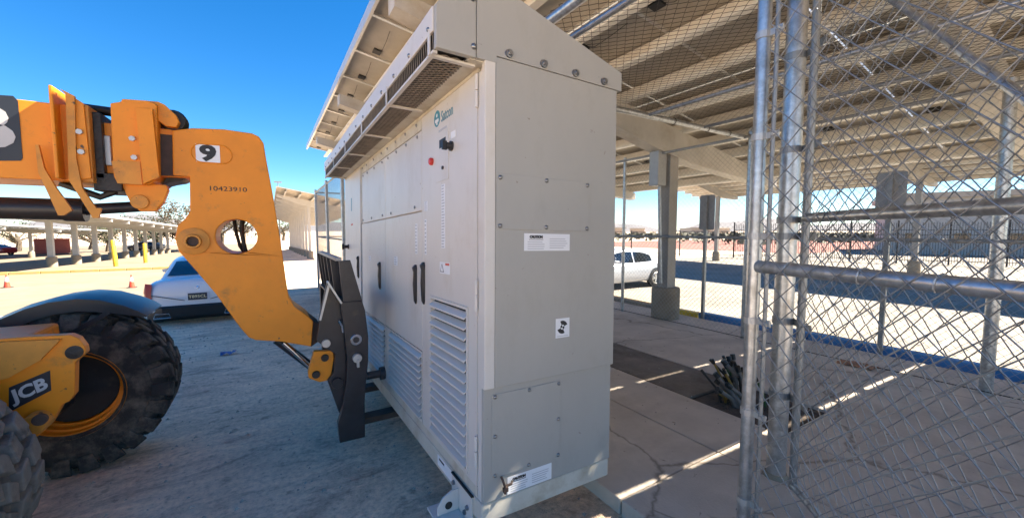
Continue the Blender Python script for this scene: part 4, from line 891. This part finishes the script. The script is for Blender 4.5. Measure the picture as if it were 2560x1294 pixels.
for k, s in enumerate((.16, .42, .62)):
    c = PA+dA*s+Vector((0, 0, 1.545)); MB().path([c+nA*.03*math.cos(a)+Vector((0, 0, .03*math.sin(a)))+dA*.02*a/6 for a in [R(-60)+k_*R(30) for k_ in range(10)]], .003, 5).build('tie_wire', 'zinc', la)
chainlink(la, PA+dA*.06+nA*.032+Vector((0, 0, .14)), dA, (0, 0, 1), LA-.1, 3.08, D=.1, r=.0027, m='wire', wob=.012)
# second leaf on the big gate post
PB = cw(1.73, 2.52, 0); dB = -vdir(1441)
lb_ = root('gate_leaf', (PB.x, PB.y, .1), 'open chain-link gate leaf with diagonal brace hung on the thick gate post', 'gate', 'open gate leaves')
pipe('gate_post', PB+Vector((0, 0, .09)), PB+Vector((0, 0, 3.4)), .055, lb_, 'galv', 24)
MB().lathe([(.057, 0), (.075, 0), (.06, .03), (.056, .03)], PB+Vector((0, 0, .1)), (0, 0, 1), 20).build('post_foot', 'concrete_pier', lb_)
sB = cw(1, 0, 0).normalized()
E1 = cw(1.684, 2.3, 0)
pipe('frame_post', E1+Vector((0, 0, .16)), E1+Vector((0, 0, 3.3)), .021, lb_, 'galv_dull', 14)
LB = 1.25; QB = E1+dB*LB
pipe('frame_post', QB+Vector((0, 0, .16)), QB+Vector((0, 0, 3.3)), .021, lb_, 'galv_dull')
pipe('middle_rail', E1+Vector((0, 0, 1.775)), QB+Vector((0, 0, 1.775)), .027, lb_, 'galv', 16)
for z in (.18, 3.28): pipe('frame_rail', E1+Vector((0, 0, z)), QB+Vector((0, 0, z)), .021, lb_)
for py in (150, 378, 550, 590, 800, 985):
    d = ray(1960, py); z = H+d.z/Vector((d.x, d.y)).length*PB.xy.length
    B = MB(); c = PB+Vector((0, 0, z)); B.lathe([(.056, -.02), (.06, -.02), (.06, .02), (.056, .02)], c, (0, 0, 1), 20)
    c2 = E1+Vector((0, 0, z)); e = (c2-c).normalized(); n2 = e.cross(Vector((0, 0, 1)))
    B.obox((c+c2)/2-n2*.045, e*((c2-c).length/2+.02), n2*.003, (0, 0, .02)); B.build('hinge_strap', 'galv_dull', lb_)
nB = dB.cross(Vector((0, 0, 1)))
def hit(px, py):
    d = ray(px, py); n = nB; t = (E1-EYE).dot(n)/d.dot(n); return EYE+d*t
pipe('brace', hit(2225, -6), hit(2575, 256), .014, lb_, 'galv', 10)
chainlink(lb_, E1+nB*.02+Vector((0, 0, .18)), dB, (0, 0, 1), LB-.02, 3.1, D=.092, r=.0024, m='wire', wob=.01)
# ceiling rail to the right and far right corner post carry the roof
pipe('roof_rail', (5.0, -3.2, ZR-.025), (5.0, 3.33, ZR-.025), .02, ro, 'galv_dull')

# ------------------------------------------------------------------ far surroundings
pf = root('picket_fence', (38, 6, -.45), 'black steel picket fence far across the parking lot', 'fence')
a, b = Vector((32.1, 18.3, -.45)), Vector((42.8, -7.6, -.45)); L_ = (b-a).length; d = (b-a)/L_
B = MB(); n = int(L_/.125)
for k in range(n): p = a+d*k*.125; B.box(p.x-.012, p.x+.012, p.y-.012, p.y+.012, -.35, 2.25)
B.build('pickets', 'picket_black', pf, kind='stuff')
for z in (.25, 1.9, 2.2): MB().beam(a+Vector((0, 0, z)), b+Vector((0, 0, z)), .04, .04).build('rail', 'picket_black', pf)
for k in range(int(L_/2.4)+1): p = a+d*k*2.4; MB().box(p.x-.04, p.x+.04, p.y-.04, p.y+.04, -.45, 2.4).build('post', 'picket_black', pf)
wf = root('field_fence', (27, 28, -.45), 'thin black fence in front of the red running track', 'fence')
a, b = Vector((32.1, 18.3, -.45)), Vector((18, 43, -.5)); d = b-a
for k in range(8): p = a+d*k/7; MB().box(p.x-.04, p.x+.04, p.y-.04, p.y+.04, p.z-.1, p.z+2.2).build('post', 'picket_black', wf)
for z in (.2, 2.1): MB().beam(a+Vector((0, 0, z)), b+Vector((0, 0, z)), .04, .05).build('rail', 'picket_black', wf)
def house(x, y, wx, wy, h, m, roofm, label, rz=0, over=.4, cat='building'):
    r = root('building', (x, y, gz(y) if x < 2 else -.5), label, cat, None, (0, 0, rz), local=True)
    MB().box(-wx/2, wx/2, -wy/2, wy/2, 0, h).build('wall', m, r)
    rf = MB().box(-wx/2-over, wx/2+over, -wy/2-over, wy/2+over, h, h+.5); rf.build('roof', roofm, r)
    k = 0
    for xx in np.arange(-wx/2+1.5, wx/2-1, 3.2):
        f = MB().box(xx-.6, xx+.6, -wy/2-.04, -wy/2+.02, 1.0, 2.1).build('window', 'carport_white', r); MB().box(xx-.52, xx+.52, -wy/2-.06, -wy/2-.041, 1.08, 2.02).build('pane', 'glass_dark', f)
    return r
house(60.5, 7, 20, 12, 5.2, 'stucco', 'stucco_tan', 'long white building with tan eaves behind the picket fence', rz=R(-68))
house(-44, 84, 20, 9, 2.3, 'stucco', 'roof_grey', 'low pale building far off behind the left carport', rz=R(25))
c_ = root('shipping_container', (-25.5, 80, gz(80)), 'red shipping container far off behind the white carport columns', 'container', None, (0, 0, R(20)), local=True)
B = MB(); B.box(-1.6, 1.6, -1.2, 1.2, .1, 2.1); B.build('shell', 'container_red', c_)
for k in range(11): MB().box(-1.5+k*.265, -1.38+k*.265, -1.23, -1.201, .2, 2.0).build('rib', 'container_red', c_)
def tree(x, y, h, wd, m, label, n=1500, trunk=.3, base=.25):
    r = root('tree', (x, y, gz(y) if x < 2 else -.5), label, 'tree', 'background trees', local=True)
    B = MB(); B.path([(0, 0, -.1), (wd*.03, 0, h*.3), (-wd*.02, wd*.02, h*.6)], [wd*.05, wd*.04, wd*.015], 8)
    for k in range(9):
        t = random.uniform(0, 6.28); z0 = h*random.uniform(.25, .5); B.path([(0, 0, z0), (wd*.2*math.cos(t), wd*.2*math.sin(t), z0+h*.16), (wd*.38*math.cos(t), wd*.38*math.sin(t), z0+h*.28)], [wd*.02, wd*.013, wd*.004], 6)
    B.build('trunk', 'bark', r, smooth=True)
    cl = [(random.gauss(0, wd*.24), random.gauss(0, wd*.24), h*(base+random.uniform(.1, .95)*(1-base)), random.uniform(.1, .2)*wd) for _ in range(22)]
    V = []; Fc = []
    for k in range(n):
        cx_, cy_, cz_, cr = random.choice(cl); v = Vector((random.gauss(0, 1), random.gauss(0, 1), random.gauss(0, .8))).normalized()*cr*random.uniform(.55, 1.05)
        c = Vector((cx_, cy_, cz_))+v; s = h*random.uniform(.012, .03); a = Vector((random.gauss(0, 1), random.gauss(0, 1), random.gauss(0, 1))).normalized()*s; b = a.orthogonal().normalized()*s*.7
        q = len(V); V += [c-a, c+b, c+a, c-b]; Fc.append((q, q+1, q+2, q+3))
    MB().add(V, Fc).build('crown', m, r, recalc=False)
for x, y, h, wd, m, lb in ((-39, 66, 6.5, 8, 'leaf_olive', 'large olive-green tree far to the left behind the low carport'), (-33, 92, 4.6, 8, 'leaf_green', 'dark green tree behind the pale building'), (-26, 96, 4.4, 9, 'leaf_olive', 'wide olive tree behind the row of white columns'), (-20, 98, 4.6, 9, 'leaf_green', 'wide green tree behind the row of white columns'), (-21, 84, 5, 6, 'leaf_olive', 'olive tree behind the red container'), (-16, 88, 5.6, 7, 'leaf_green', 'dark green tree between the pale buildings'), (-11, 78, 7, 8, 'leaf_dry', 'dry brown tree above the white carport end'), (-7, 84, 8, 9, 'leaf_olive', 'tall olive tree behind the boom nose'), (-3.5, 76, 8.5, 7, 'leaf_dry', 'sparse dry tree beside the boom nose pivot'), (-46, 98, 5, 9, 'leaf_green', 'dark tree far behind the pale building'), (62, 66, 7, 7, 'leaf_green', 'lone dark tree on the horizon beyond the track'), (3, 110, 5, 7, 'leaf_green', 'distant dark tree beyond the white columns')):
    tree(x, y, h, wd, m, lb)
B = MB()
for k in range(3800):
    x = random.uniform(60, 240); y = random.uniform(30, 130); s = random.uniform(.3, .9)
    a = Vector((random.gauss(0, 1), random.gauss(0, 1), random.gauss(0, 1))).normalized()*s; b = a.orthogonal().normalized()*s; c = Vector((x, y, -.4+random.uniform(0, 1.3))); B.add([c-a, c+b, c+a, c-b], [(0, 1, 2, 3)])
tag(B.build('brush', 'leaf_olive', recalc=False), 'band of low olive brush beyond the red track', 'brush', kind='stuff')
for k, (x, y, s) in enumerate(((150, 95, 8), (190, 130, 9), (165, 145, 7), (240, 150, 10), (120, 120, 7))):
    house(x, y, s*1.6, s, 3.2, 'stucco' if k % 2 else 'stucco_tan', 'roof_grey', ['far house with pale walls on the plain', 'far house with tan walls on the plain'][k % 2]+[' nearest the tree', ' behind the track', ' at the foot of the hills', ' farthest off', ' beside the brush'][k], rz=R(20*k))
for x, y, lb in ((41, 32, 'tall thin lamp pole beyond the running track'), (1.5, 70, 'tall thin pole beyond the white columns')):
    r = root('lamp_pole', (x, y, gz(y)), lb, 'pole', None); MB().path([(x, y, gz(y)), (x, y, 9)], [.1, .06], 8).build('pole', 'galv_dull', r); MB().box(x-.5, x+.5, y-.1, y+.1, 8.9, 9.1).build('lamp_head', 'galv_dull', r)
# distant hills
V = []; n = 140
for i in range(n+1):
    a = R(-50)+R(150)*i/n; dd = 3200
    hgt = 35+40*abs(math.sin(i*.13))+25*math.sin(i*.37+1)+12*math.sin(i*.9)
    x, y = dd*math.sin(a), dd*math.cos(a); V += [(x, y, -12), (x*1.12, y*1.12, max(8, hgt)), (x*1.3, y*1.3, -12)]
B = MB(); B.add(V, [(i*3+j, (i+1)*3+j, (i+1)*3+j+1, i*3+j+1) for i in range(n) for j in range(2)])
tag(B.build('hills', 'hill', smooth=True), kind='structure')
